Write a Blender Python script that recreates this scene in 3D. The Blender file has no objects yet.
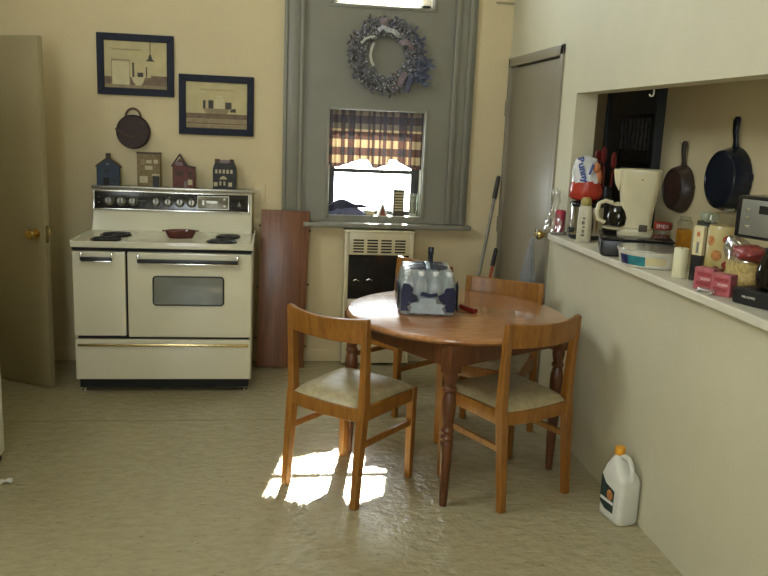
import bpy, bmesh, math, random
from mathutils import Vector, Matrix, Euler
R = random.Random(7)
PI = math.pi
scene = bpy.context.scene
COL = scene.collection

# ------------------------------------------------------------------ materials
def lin(c):
    c = c / 255.0
    return c / 12.92 if c <= .04045 else ((c + .055) / 1.055) ** 2.4
def rgb(h):
    if isinstance(h, tuple): return h
    h = h.lstrip('#')
    return tuple(lin(int(h[i:i + 2], 16)) for i in (0, 2, 4))
class NT:
    def __init__(s, name):
        s.m = bpy.data.materials.new(name); s.m.use_nodes = True
        s.t = s.m.node_tree; s.t.nodes.clear()
        s.out = s.n('ShaderNodeOutputMaterial')
    def n(s, typ, **kw):
        nd = s.t.nodes.new(typ)
        for k, v in kw.items(): setattr(nd, k, v)
        return nd
    def l(s, a, b): s.t.links.new(a, b)
    def coords(s, scale=(1, 1, 1), loc=(0, 0, 0), rot=(0, 0, 0)):
        tc = s.n('ShaderNodeTexCoord'); mp = s.n('ShaderNodeMapping')
        mp.inputs['Scale'].default_value = scale; mp.inputs['Location'].default_value = loc; mp.inputs['Rotation'].default_value = rot
        s.l(tc.outputs['Object'], mp.inputs['Vector']); return mp.outputs['Vector']
    def noise(s, vec, scale, detail=4, rough=.55):
        nz = s.n('ShaderNodeTexNoise'); nz.inputs['Scale'].default_value = scale
        nz.inputs['Detail'].default_value = detail; nz.inputs['Roughness'].default_value = rough
        s.l(vec, nz.inputs['Vector']); return nz.outputs['Fac']
    def ramp(s, fac, stops, interp='LINEAR'):
        r = s.n('ShaderNodeValToRGB'); r.color_ramp.interpolation = interp
        e = r.color_ramp.elements
        while len(e) < len(stops): e.new(.5)
        for el, (p, c) in zip(e, stops): el.position = p; el.color = (*rgb(c), 1)
        s.l(fac, r.inputs['Fac']); return r.outputs['Color']
    def mix(s, fac, a, b, mode='MIX'):
        mx = s.n('ShaderNodeMix', data_type='RGBA', blend_type=mode)
        for sock, v in ((mx.inputs[0], fac), (mx.inputs[6], a), (mx.inputs[7], b)):
            if hasattr(v, 'is_output'): s.l(v, sock)
            elif isinstance(v, (int, float)): sock.default_value = v
            else: sock.default_value = (*rgb(v), 1)
        return mx.outputs[2]
    def math(s, op, a, b=0):
        m = s.n('ShaderNodeMath', operation=op)
        for sock, v in ((m.inputs[0], a), (m.inputs[1], b)):
            if hasattr(v, 'is_output'): s.l(v, sock)
            else: sock.default_value = v
        return m.outputs[0]
    def bump(s, h, strength=.3, dist=.01):
        b = s.n('ShaderNodeBump'); b.inputs['Strength'].default_value = strength; b.inputs['Distance'].default_value = dist
        s.l(h, b.inputs['Height']); return b.outputs['Normal']
    def pr(s, col, rough=.5, metal=0, normal=None, spec=.5, trans=0, alpha=1, coat=0):
        p = s.n('ShaderNodeBsdfPrincipled')
        if hasattr(col, 'is_output'): s.l(col, p.inputs['Base Color'])
        else: p.inputs['Base Color'].default_value = (*rgb(col), 1)
        if hasattr(rough, 'is_output'): s.l(rough, p.inputs['Roughness'])
        else: p.inputs['Roughness'].default_value = rough
        p.inputs['Metallic'].default_value = metal; p.inputs['Specular IOR Level'].default_value = spec
        p.inputs['Transmission Weight'].default_value = trans; p.inputs['Alpha'].default_value = alpha
        p.inputs['Coat Weight'].default_value = coat
        if normal is not None: s.l(normal, p.inputs['Normal'])
        return p.outputs[0]
    def done(s, sh): s.l(sh, s.out.inputs['Surface']); return s.m
def simple(name, col, rough=.5, metal=0, var=.12, vscale=14, bump=0, bscale=60, spec=.5, coat=0):
    t = NT(name); v = t.coords()
    nz = t.noise(v, vscale)
    c = rgb(col)
    a = tuple(x * (1 - var) for x in c); b = tuple(min(1, x * (1 + var)) for x in c)
    col_ = t.ramp(nz, [(.3, a), (.7, b)])
    nrm = t.bump(t.noise(v, bscale, 3), bump, .004) if bump else None
    return t.done(t.pr(col_, rough, metal, nrm, spec, coat=coat))
def wood(name, dark, mid, light, scale=(14, 14, 1.2), rough=.35, coat=.0):
    t = NT(name); v = t.coords(scale)
    n1 = t.noise(v, 2.2, 8, .62)
    c = t.ramp(n1, [(.28, dark), (.5, mid), (.72, light)])
    n2 = t.noise(t.coords(tuple(x * 6 for x in scale)), 2, 3)
    c = t.mix(.25, c, t.ramp(n2, [(.35, dark), (.65, light)]))
    return t.done(t.pr(c, rough, 0, t.bump(n1, .03, .002), .5, coat=coat))
def clear(name, tint=(.95, .97, .96), gloss=.12, rough=.05, body=None, bw=0.0):
    """thin clear sheet or pane: lets light straight through, with a gloss and optionally some milky body"""
    t = NT(name)
    tr = t.n('ShaderNodeBsdfTransparent'); tr.inputs[0].default_value = (*tint, 1)
    gl = t.n('ShaderNodeBsdfGlossy'); gl.inputs['Roughness'].default_value = rough
    lw = t.n('ShaderNodeLayerWeight'); lw.inputs['Blend'].default_value = .35
    f = t.math('ADD', t.math('MULTIPLY', lw.outputs['Facing'], gloss * 1.5), gloss * .4)
    m = t.n('ShaderNodeMixShader'); t.l(f, m.inputs[0]); t.l(tr.outputs[0], m.inputs[1]); t.l(gl.outputs[0], m.inputs[2])
    o = m.outputs[0]
    if body:
        d = t.n('ShaderNodeBsdfDiffuse'); d.inputs[0].default_value = (*rgb(body), 1)
        m2 = t.n('ShaderNodeMixShader'); m2.inputs[0].default_value = bw
        t.l(o, m2.inputs[1]); t.l(d.outputs[0], m2.inputs[2]); o = m2.outputs[0]
    return t.done(o)

def wall_mat(name, col):
    t = NT(name); v = t.coords()
    big = t.noise(v, 1.3, 3); fine = t.noise(v, 160, 2); mid = t.noise(v, 9, 4)
    c = rgb(col)
    cc = t.ramp(big, [(.3, tuple(x * .95 for x in c)), (.7, tuple(min(1, x * 1.04) for x in c))])
    cc = t.mix(.1, cc, t.ramp(mid, [(.4, tuple(x * .8 for x in c)), (.6, c)]))
    return t.done(t.pr(cc, .62, 0, t.bump(fine, .12, .002), .3))
M = {}
M['wall'] = wall_mat('cream_wall_paint', (.68, .57, .35))
M['wall_cool_lit'] = wall_mat('cool_lit_wall_paint', (.575, .540, .390))  # wall paint with the cooler light on the right wall mixed into its colour
M['ceil'] = wall_mat('ceiling_paint', (.75, .72, .62))
M['grey_trim'] = simple('grey_gloss_trim_paint', (.225, .215, .17), .38, var=.05, vscale=5, bump=.05, bscale=40)
M['door_grey'] = simple('taupe_door_paint', (.25, .22, .155), .42, var=.04, vscale=3)
M['door_brown'] = simple('brown_grey_door_paint', (.33, .275, .155), .45, var=.05, vscale=3)
M['ledge'] = simple('cream_ledge_paint', (.66, .62, .50), .4, var=.06, vscale=10)
def floor_mat():
    t = NT('worn_vinyl_floor')
    big = t.noise(t.coords(), .9, 4)
    streak = t.noise(t.coords((6, 12, 1)), 2.6, 7, .65)
    fleck = t.noise(t.coords((9, 20, 1)), 2.2, 5, .6)
    c = t.ramp(big, [(.25, (.36, .312, .185)), (.75, (.46, .405, .255))])
    c = t.mix(.45, c, t.ramp(streak, [(.3, (.30, .255, .15)), (.7, (.50, .44, .285))]))
    f = t.ramp(fleck, [(.63, (0, 0, 0)), (.68, (1, 1, 1))])
    c = t.mix(t.math('MULTIPLY', f, .45), c, (.10, .085, .05))
    # welded seam across the sheet
    tc = t.n('ShaderNodeTexCoord'); sp = t.n('ShaderNodeSeparateXYZ'); t.l(tc.outputs['Object'], sp.inputs[0])
    wob = t.math('MULTIPLY', t.noise(t.coords((3, 3, 3)), 1.5, 2), .012)
    s = t.math('LESS_THAN', t.math('ABSOLUTE', t.math('SUBTRACT', t.math('ADD', sp.outputs[1], wob), -1.140)), .0045)
    s = t.math('MULTIPLY', s, t.math('LESS_THAN', sp.outputs[0], .05))
    c = t.mix(t.math('MULTIPLY', s, .45), c, (.09, .075, .045))
    h = t.noise(t.coords(), 46, 3, .6)
    h2 = t.noise(t.coords((1, 1.3, 1)), 15, 2, .5)
    hh = t.math('ADD', t.math('MULTIPLY', h, .5), h2)
    rr = t.ramp(big, [(.3, (.30, .30, .30)), (.7, (.40, .40, .40))])
    return t.done(t.pr(c, .24, 0, t.bump(hh, .85, .010), .55))
M['floor'] = floor_mat()
M['oak'] = wood('honey_oak_chair_wood', '#6d4315', '#8e5c22', '#a6712e', (16, 16, 1.6), .36)
M['tabletop'] = wood('brown_table_top_wood', '#875832', '#a97244', '#bd8553', (4, 26, 10), .26, coat=.6)
M['tablewood'] = wood('dark_table_leg_wood', '#3b2010', '#5a3319', '#744624', (14, 14, 1.4), .36)
M['leafwood'] = wood('red_brown_leaf_laminate', '#573019', '#784a2e', '#90603f', (22, 8, .9), .33)
M['leafedge'] = wood('tan_leaf_edge_wood', '#6a4a2a', '#86623a', '#9b764a', (14, 14, 1.2), .5)
def vinyl():
    t = NT('beige_vinyl_seat'); v = t.coords()
    c = t.ramp(t.noise(v, 30, 5), [(.35, (.34, .28, .16)), (.65, (.44, .37, .215))])
    return t.done(t.pr(c, .38, 0, t.bump(t.noise(v, 220, 2), .2, .002), .45))
M['vinyl'] = vinyl()
M['enamel'] = simple('cream_enamel', (.70, .66, .50), .16, var=.02, vscale=3, coat=.2)
M['enamel_top'] = simple('pale_cooktop_enamel', (.66, .63, .49), .14, var=.03, vscale=4, coat=.3)
M['black'] = simple('black_plastic', (.012, .012, .013), .35, var=.2)
M['black_gloss'] = simple('glossy_black_plastic', (.010, .010, .012), .14, var=.1)
M['coil'] = simple('black_burner_coil', (.018, .017, .018), .45, var=.3)
M['chrome'] = simple('chrome', (.68, .67, .62), .18, 1, var=.05)
M['knob_metal'] = simple('dark_satin_metal', (.26, .25, .22), .28, .8, var=.08)
M['gold_trim'] = simple('brassy_metal_trim', (.62, .50, .24), .25, 1, var=.06)
M['trim_silver'] = simple('dull_silver_trim', (.36, .35, .30), .3, .9, var=.08)
M['brass'] = simple('polished_brass', (.70, .50, .18), .2, 1, var=.08)
M['panel_black'] = simple('black_panel_glass', (.014, .013, .012), .2, var=.1)
M['panel_gold'] = simple('bronze_clock_face', (.16, .14, .09), .3, .3, var=.15, vscale=40)
M['oven_glass'] = simple('grey_oven_glass', (.19, .20, .175), .12, var=.12, vscale=6, coat=.3)
M['dark_gap'] = simple('shadow_gap_black', (.01, .01, .009), .8)
M['frame_blue'] = simple('navy_painted_frame', (.009, .012, .026), .55, spec=.25, var=.25, vscale=30)
M['paper'] = simple('aged_cream_print', (.52, .44, .23), .6, var=.1, vscale=12)
M['paper_light'] = simple('pale_cream_print', (.58, .51, .30), .6, var=.06)
M['ink_brown'] = simple('brown_print_ink', (.16, .105, .06), .6, var=.3, vscale=40)
M['ink_dark'] = simple('dark_print_ink', (.05, .04, .03), .6, var=.2)
M['ink_mid'] = simple('sepia_print_ink', (.29, .22, .12), .6, var=.2, vscale=30)
M['house_blue'] = simple('blue_painted_wood', (.022, .04, .07), .6, var=.3, vscale=40)
M['house_tan'] = simple('tan_painted_wood', (.20, .14, .06), .6, var=.3, vscale=50)
M['house_red'] = simple('dull_red_painted_wood', (.12, .035, .028), .6, var=.3, vscale=40)
M['house_black'] = simple('charcoal_painted_wood', (.022, .022, .024), .6, var=.3, vscale=40)
M['house_roof'] = simple('brown_painted_roof', (.06, .032, .02), .6, var=.3, vscale=40)
M['house_cream'] = simple('cream_painted_detail', (.50, .43, .27), .6, var=.15, vscale=40)
M['dark_basket'] = simple('dark_maroon_woven', (.045, .024, .022), .65, var=.4, vscale=60, bump=.5, bscale=140)
M['wire_brown'] = simple('brown_bentwood', (.10, .06, .035), .5)
M['white_plastic'] = simple('white_plastic', (.75, .73, .66), .35, var=.05)
M['cream_plastic'] = simple('cream_plastic', (.62, .56, .37), .32, var=.03)
M['jug_white'] = simple('milky_white_plastic', (.68, .67, .60), .38, var=.05)
M['orange_cap'] = simple('orange_yellow_cap', (.75, .34, .02), .4, var=.08)
M['red'] = simple('glossy_red_plastic', (.42, .03, .02), .28, var=.15)
M['knife_red'] = simple('deep_red_handle', (.22, .016, .012), .25, var=.15)
M['pink'] = simple('pink_plastic', (.50, .055, .10), .35, var=.1)
M['dark_red'] = simple('dark_red_handle', (.17, .018, .02), .35, var=.2)
M['pan_iron'] = simple('black_enamelled_iron', (.012, .016, .026), .22, var=.25, vscale=20)
M['pan_brown'] = simple('seasoned_brown_iron', (.040, .026, .019), .42, var=.35, vscale=24, bump=.2, bscale=90)
M['pan_red'] = simple('reddish_seasoned_iron', (.060, .026, .018), .45, var=.35, vscale=24)
M['heater'] = simple('cream_heater_enamel', (.62, .55, .36), .3, var=.04)
M['heater_dark'] = simple('black_heater_glass', (.012, .012, .012), .2, var=.2)
M['grey_handle'] = simple('grey_mop_handle', (.24, .22, .18), .4, var=.1)
M['orange_handle'] = simple('orange_red_broom_handle', (.50, .10, .035), .4, var=.1)
M['bristle'] = simple('straw_bristle', (.30, .22, .10), .8, var=.4, vscale=80)
M['mop_yarn'] = simple('grey_mop_yarn', (.42, .40, .35), .9, var=.25, vscale=60)
M['navy_cloth'] = simple('navy_cloth', (.028, .030, .060), .8, var=.35, vscale=25, bump=.3, bscale=120)
M['blue_cloth'] = simple('slate_blue_cloth', (.12, .13, .22), .8, var=.3, vscale=25, bump=.3, bscale=120)
M['white_paint'] = simple('white_sash_paint', (.72, .72, .68), .4, var=.04)
M['shaded_sash'] = simple('shaded_sash_paint', (.028, .032, .034), .5, var=.1)  # near-black paints in the frame's shade against the bright window
M['glass'] = clear('window_glass', (.96, .98, .97), .08)
M['dark_pane'] = simple('dark_door_glass', (.022, .026, .028), .12, var=.2, vscale=5)
M['dark_door'] = simple('black_painted_door', (.040, .045, .050), .35, var=.15)
M['dark_curtain'] = simple('charcoal_patterned_curtain', (.07, .066, .06), .75, var=.5, vscale=26)
M['clear_plastic'] = clear('clear_plastic_film', (.93, .94, .92), .40, .12, (.6, .6, .56), .10)
M['grey_bag'] = clear('grey_plastic_bag', (.72, .74, .76), .35, .22, (.30, .32, .34), .42)
M['jar_glass'] = clear('clear_jar_glass', (.92, .94, .90), .20, .08, (.5, .48, .38), .08)
M['carafe_glass'] = clear('smoked_carafe_glass', (.16, .14, .11), .16, .05, (.02, .015, .01), .25)
M['bottle_film'] = clear('shrink_wrap_film', (.90, .93, .95), .30, .22, (.52, .57, .58), .26)
M['water_bottle'] = clear('clear_bottle_plastic', (.80, .87, .92), .35, .10, (.62, .68, .70), .45)
M['navy_print'] = simple('navy_film_print', (.014, .020, .060), .25, var=.3, vscale=30)
M['pale_print'] = simple('pale_blue_film_print', (.40, .47, .52), .3, var=.15, vscale=30)
M['white_cap'] = simple('white_bottle_cap', (.72, .74, .76), .4, var=.05)
M['dark_bottle'] = simple('dark_navy_glass', (.010, .012, .022), .15, var=.2)
M['silver'] = simple('silver_panel', (.30, .30, .27), .35, .6, var=.05)
M['grey_dish'] = simple('pewter_grey', (.30, .29, .25), .35, .4, var=.1)
M['bread_white'] = simple('white_bread_wrapper', (.66, .66, .66), .25, var=.12, vscale=40, bump=.3, bscale=30)
M['bread_red'] = simple('red_bread_wrapper', (.45, .045, .025), .25, var=.12, vscale=30, bump=.3, bscale=30)
M['red_foil'] = simple('crinkled_red_film', (.26, .035, .03), .3, var=.4, vscale=40, bump=.5, bscale=50)
M['blue_ink'] = simple('blue_lettering', (.02, .05, .24), .4, var=.05)
M['orange_ink'] = simple('orange_print', (.50, .17, .06), .4, var=.1)
M['juice'] = simple('orange_drink_powder', (.80, .36, .02), .45, var=.12, vscale=30)
M['brown_grounds'] = simple('brown_jar_contents', (.20, .12, .06), .6, var=.5, vscale=70)
M['pasta'] = simple('pale_yellow_pasta', (.52, .38, .13), .6, var=.35, vscale=60, bump=.6, bscale=80)
M['candle'] = simple('ivory_wax', (.72, .68, .46), .4, var=.04)
M['ivory_box'] = simple('ivory_card', (.68, .59, .34), .5, var=.05)
M['green_box'] = simple('dark_green_card', (.030, .035, .022), .45, var=.3, vscale=30)
M['leaf_foil'] = simple('pale_green_wrapper', (.34, .36, .24), .35, var=.3, vscale=40, bump=.4, bscale=50)
M['pink_box'] = simple('rose_pink_card', (.42, .105, .12), .4, var=.25, vscale=40)
M['rose_print'] = simple('dark_rose_print', (.30, .045, .055), .4, var=.3, vscale=60)
M['pale_rose'] = simple('pale_rose_print', (.58, .34, .33), .4, var=.15, vscale=60)
M['foil'] = simple('shiny_foil', (.70, .70, .68), .2, .8, var=.1, bump=.4, bscale=70)
M['teal'] = simple('teal_label', (.02, .20, .24), .35, var=.2, vscale=30)
M['navy_label'] = simple('navy_label', (.016, .022, .10), .35, var=.15)
M['tin_white'] = simple('white_pie_wrapper', (.66, .64, .55), .35, var=.12, vscale=25)
M['label_green'] = simple('dark_green_label', (.02, .045, .04), .4, var=.35, vscale=40)
M['label_fruit'] = simple('orange_fruit_print', (.50, .20, .06), .4, var=.4, vscale=60)
M['label_red'] = simple('red_lid_enamel', (.36, .035, .02), .35, var=.12)
M['gold_cap'] = simple('olive_gold_cap', (.36, .28, .07), .4, var=.1)
M['lotion'] = simple('beige_lotion_bottle', (.56, .52, .38), .35, var=.08, vscale=40)
M['ink_text'] = simple('grey_brown_lettering', (.15, .13, .10), .5, var=.1)
M['white_ink'] = simple('white_lettering', (.75, .73, .68), .5, var=.05)
M['vine'] = simple('brown_vine', (.11, .085, .08), .8, var=.4, vscale=60)
M['wreath_leaf'] = simple('dusty_purple_leaf', (.17, .165, .19), .7, var=.5, vscale=40)
M['wreath_leaf_green'] = simple('grey_green_leaf', (.19, .20, .175), .7, var=.4, vscale=40)
M['berry'] = simple('silvery_berry', (.42, .42, .45), .35, var=.4, vscale=50)
M['ribbon_pale'] = simple('pale_ribbon', (.46, .46, .40), .45, var=.1)
M['ribbon_mauve'] = simple('mauve_ribbon', (.20, .15, .17), .6, var=.25, vscale=30)
M['flower_navy'] = simple('slate_blue_dried_flower', (.10, .11, .165), .8, var=.5, vscale=60)
M['fridge'] = simple('white_fridge_enamel', (.66, .66, .60), .3, var=.03)
M['baseboard'] = simple('tan_baseboard', (.34, .29, .18), .5, var=.08)
M['paper_scrap'] = simple('white_paper', (.70, .68, .60), .7, var=.08)
M['red_dish'] = simple('dark_red_glazed_dish', (.10, .022, .018), .16, var=.35, vscale=30, coat=.3)
M['stripe_dark'] = simple('dark_brown_wood', (.05, .038, .02), .6, var=.2)
M['stripe_light'] = simple('pale_cream_wood', (.55, .47, .28), .6, var=.1)
M['roof_red'] = simple('brick_red_paint', (.22, .055, .035), .6, var=.2)
def plaid():
    t = NT('plaid_valance_cloth'); tc = t.n('ShaderNodeTexCoord'); uv = t.n('ShaderNodeSeparateXYZ')
    t.l(tc.outputs['UV'], uv.inputs[0])
    def stripe(sock, per, off):
        return t.math('LESS_THAN', t.math('FRACT', t.math('ADD', t.math('DIVIDE', sock, per), off)), .5)
    sx = stripe(uv.outputs[0], .086, 0.0); sz = stripe(uv.outputs[1], .104, .22)
    tan, mid, dark = (.40, .30, .165), (.085, .036, .028), (.018, .015, .022)
    c = t.mix(sx, t.mix(sz, tan, mid), t.mix(sz, mid, dark))
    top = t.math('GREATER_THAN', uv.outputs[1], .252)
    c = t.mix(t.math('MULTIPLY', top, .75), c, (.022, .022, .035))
    c = t.mix(.12, c, t.ramp(t.noise(t.coords((90, 90, 90)), 3, 2), [(.3, (.01, .01, .01)), (.7, (.5, .45, .35))]))
    d = t.n('ShaderNodeBsdfDiffuse'); t.l(c, d.inputs[0])
    tl = t.n('ShaderNodeBsdfTranslucent'); t.l(c, tl.inputs[0])
    m = t.n('ShaderNodeMixShader'); m.inputs[0].default_value = .13
    t.l(d.outputs[0], m.inputs[1]); t.l(tl.outputs[0], m.inputs[2])
    return t.done(m.outputs[0])
M['plaid'] = plaid()
def sunflower_mat():
    t = NT('yellow_canister_print'); v = t.coords()
    c = t.ramp(t.noise(v, 9, 2), [(.3, (.50, .37, .12)), (.7, (.60, .50, .24))])
    vo = t.n('ShaderNodeTexVoronoi'); vo.inputs['Scale'].default_value = 17; t.l(v, vo.inputs['Vector'])
    c = t.mix(t.math('LESS_THAN', vo.outputs['Distance'], .30), c, (.20, .07, .03))
    return t.done(t.pr(c, .3))
M['canister_print'] = sunflower_mat()

# ------------------------------------------------------------------ mesh builder
def frame_of(d):
    d = d.normalized(); a = Vector((0, 0, 1)) if abs(d.z) < .9 else Vector((1, 0, 0))
    u = d.cross(a).normalized(); return u, d.cross(u).normalized()
class B:
    def __init__(s): s.bm = bmesh.new(); s.uv = None
    def box(s, c, d, rot=(0, 0, 0), bev=0, seg=2):
        mt = Matrix.Translation(c) @ Euler(rot).to_matrix().to_4x4() @ Matrix.Diagonal((*d, 1))
        g = bmesh.ops.create_cube(s.bm, size=1, matrix=mt)
        if bev:
            ed = {e for v in g['verts'] for e in v.link_edges}
            bmesh.ops.bevel(s.bm, geom=list(ed), offset=bev, segments=seg, profile=.6, affect='EDGES', clamp_overlap=True)
        return s
    def bx(s, x0, x1, y0, y1, z0, z1, bev=0, seg=2):
        return s.box(((x0 + x1) / 2, (y0 + y1) / 2, (z0 + z1) / 2), (abs(x1 - x0), abs(y1 - y0), abs(z1 - z0)), bev=bev, seg=seg)
    def rings(s, rs, closed=True, caps=True, loop=False):
        vs = [[s.bm.verts.new(p) for p in r] for r in rs]
        n = len(vs[0])
        pairs = list(zip(vs, vs[1:])) + ([(vs[-1], vs[0])] if loop else [])
        for a, b in pairs:
            for i in range(n if closed else n - 1):
                j = (i + 1) % n
                try: s.bm.faces.new((a[i], a[j], b[j], b[i]))
                except ValueError: pass
        if caps and not loop:
            for r in (vs[0][::-1], vs[-1]):
                try: s.bm.faces.new(r)
                except ValueError: pass
        return s
    def cyl(s, p0, p1, r0, r1=None, seg=16, caps=True):
        p0, p1 = Vector(p0), Vector(p1); r1 = r0 if r1 is None else r1
        u, w = frame_of(p1 - p0)
        rr = [[p + (u * math.cos(2 * PI * i / seg) + w * math.sin(2 * PI * i / seg)) * r for i in range(seg)] for p, r in ((p0, r0), (p1, r1))]
        return s.rings(rr, caps=caps)
    def lathe(s, prof, c=(0, 0, 0), seg=28, sx=1, sy=1, axis='z', caps=True):
        c = Vector(c); rr = []
        for r, z in prof:
            ring = []
            for i in range(seg):
                a = 2 * PI * i / seg; x, y = r * sx * math.cos(a), r * sy * math.sin(a)
                v = {'z': (x, y, z), 'y': (x, z, y), 'x': (z, x, y)}[axis]
                ring.append(c + Vector(v))
            rr.append(ring)
        return s.rings(rr, caps=caps)
    def sph(s, c, r, sub=2):
        r = (r, r, r) if isinstance(r, (int, float)) else r
        bmesh.ops.create_icosphere(s.bm, subdivisions=sub, radius=1, matrix=Matrix.Translation(c) @ Matrix.Diagonal((*r, 1))); return s
    def prism(s, pts, plane, d0, d1):
        f = {'xz': lambda a, b, d: (a, d, b), 'yz': lambda a, b, d: (d, a, b), 'xy': lambda a, b, d: (a, b, d)}[plane]
        return s.rings([[Vector(f(a, b, d0)) for a, b in pts], [Vector(f(a, b, d1)) for a, b in pts]])
    def tube(s, pts, r, seg=8, loop=False, flat=1):
        pts = [Vector(p) for p in pts]; rr = []; n = len(pts); u = None
        for i, p in enumerate(pts):
            a = pts[(i - 1) % n] if (loop or i) else p; b = pts[(i + 1) % n] if (loop or i < n - 1) else p
            d = (b - a).normalized()
            if u is None: u, w = frame_of(d)
            else:
                u = (u - d * u.dot(d)).normalized(); w = d.cross(u)
            ri = r[i] if isinstance(r, (list, tuple)) else r
            rr.append([p + u * ri * math.cos(2 * PI * k / seg) + w * ri * flat * math.sin(2 * PI * k / seg) for k in range(seg)])
        return s.rings(rr, loop=loop)
    def bar(s, pts, hx, hy, ux=(1, 0, 0)):
        """rectangular section swept along pts; ux is the section's x axis"""
        pts = [Vector(p) for p in pts]; rr = []; n = len(pts)
        for i, p in enumerate(pts):
            d = (pts[min(i + 1, n - 1)] - pts[max(i - 1, 0)]).normalized()
            x = Vector(ux); x = (x - d * x.dot(d)).normalized(); y = d.cross(x)
            a = hx[i] if isinstance(hx, (list, tuple)) else hx; b = hy[i] if isinstance(hy, (list, tuple)) else hy
            rr.append([p + x * a + y * b, p - x * a + y * b, p - x * a - y * b, p + x * a - y * b])
        return s.rings(rr)
    def grid(s, f, nu, nv, uvf=None):
        vs = [[s.bm.verts.new(f(i / nu, j / nv)) for i in range(nu + 1)] for j in range(nv + 1)]
        lay = s.bm.loops.layers.uv.verify() if uvf else None
        for j in range(nv):
            for i in range(nu):
                fc = s.bm.faces.new((vs[j][i], vs[j][i + 1], vs[j + 1][i + 1], vs[j + 1][i]))
                if uvf:
                    for lp, (a, b) in zip(fc.loops, ((i, j), (i + 1, j), (i + 1, j + 1), (i, j + 1))): lp[lay].uv = uvf(a / nu, b / nv)
        return s
    def jitter(s, amt, freq=9, seed=0):
        from mathutils import noise
        for v in s.bm.verts: v.co += noise.noise_vector(v.co * freq + Vector((seed, seed * 2, 0))) * amt
        return s
    def out(s, name, m, parent=None, smooth=True, angle=35, bevel=0):
        bmesh.ops.recalc_face_normals(s.bm, faces=s.bm.faces)
        me = bpy.data.meshes.new(name); s.bm.to_mesh(me); s.bm.free()
        if smooth:
            for p in me.polygons: p.use_smooth = True
            me.set_sharp_from_angle(angle=math.radians(angle))
        me.materials.append(M[m] if isinstance(m, str) else m)
        o = bpy.data.objects.new(name, me); COL.objects.link(o)
        if parent: o.parent = parent
        if bevel:
            md = o.modifiers.new('bevel', 'BEVEL'); md.width = bevel; md.segments = 2; md.limit_method = 'ANGLE'
        return o
def tag(o, label=None, cat=None, group=None, kind=None):
    if label: o['label'] = label
    if cat: o['category'] = cat
    if group: o['group'] = group
    if kind: o['kind'] = kind
    return o
def thing(name, label, cat, loc=(0, 0, 0), rz=0, group=None, rot=None):
    o = bpy.data.objects.new(name, None); COL.objects.link(o); o.empty_display_size = .1
    o.location = loc; o.rotation_euler = rot if rot else (0, 0, rz)
    return tag(o, label, cat, group)
def place(o, loc, rz=0, rot=None): o.location = loc; o.rotation_euler = rot if rot else (0, 0, rz); return o
def struct(name, loc=(0, 0, 0)):
    o = bpy.data.objects.new(name, None); COL.objects.link(o); o.location = loc; o['kind'] = 'structure'; return o
def dup_tree(o, parent=None):
    c = o.copy(); COL.objects.link(c)
    if parent: c.parent = parent
    for ch in list(o.children): dup_tree(ch, c)
    return c
def text(name, s, size, m, parent, loc, rot, ext=.0006, align='CENTER', bold=0):
    cu = bpy.data.curves.new(name, 'FONT'); cu.body = s; cu.size = size; cu.extrude = ext; cu.offset = bold; cu.align_x = align; cu.align_y = 'CENTER'
    tmp = bpy.data.objects.new(name, cu); COL.objects.link(tmp)
    dg = bpy.context.evaluated_depsgraph_get(); me = bpy.data.meshes.new_from_object(tmp.evaluated_get(dg))
    bpy.data.objects.remove(tmp); bpy.data.curves.remove(cu)
    me.name = name; me.materials.clear(); me.materials.append(M[m])
    o = bpy.data.objects.new(name, me); COL.objects.link(o); o.parent = parent; o.location = loc; o.rotation_euler = rot
    return o

# ------------------------------------------------------------------ room shell
WX = 1.561; WT = .116; FX = 2.2; LX = -2.02; RY = -7.6; H = 3.9; S = 1.09
def wall(name, m, boxes):
    b = B()
    for bb in boxes: b.bx(*bb)
    return tag(b.out(name, m, smooth=False), kind='structure')
tag(B().bx(LX - .1, FX + .1, RY - .1, .25, -.1, 0).out('floor', 'floor', smooth=False), kind='structure')
tag(B().bx(LX - .1, FX + .1, RY - .1, .25, H, H + .1).out('ceiling', 'ceil', smooth=False), kind='structure')
# back wall with two window openings
W1 = (.365, 1.0, 1.025, 1.725); W2 = (.355, 1.02, 2.392, 3.06); WD = .2
wall('wall_back', 'wall', [(LX - .1, W1[0], 0, WD, 0, H), (W2[1], FX + .1, 0, WD, 0, H), (W1[0], W2[1], 0, WD, 0, W1[2]),
                           (W1[0], W2[1], 0, WD, W1[3], W2[2]), (W1[0], W2[1], 0, WD, W2[3], H), (W1[1], W2[1], 0, WD, W1[2], W1[3]), (W2[0], W1[0], 0, WD, W2[2], W2[3])])
# right wall: doorway near the corner, wide pass-through with a low ledge
OY0, OY1, OZ0, OZ1 = -4.35, -1.281, 1.057, 1.836
DY0, DY1, DZ = -1.055, -.012, 2.105
wall('wall_right', 'wall_cool_lit', [(WX, WX + WT, RY, OY0, 0, H), (WX, WX + WT, OY0, OY1, 0, OZ0), (WX, WX + WT, OY0, OY1, OZ1, H),
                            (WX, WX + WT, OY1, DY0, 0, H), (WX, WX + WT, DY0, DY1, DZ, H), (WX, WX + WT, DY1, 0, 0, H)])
wall('wall_far', 'wall', [(FX, FX + .1, RY, 0, 0, H)])
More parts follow.
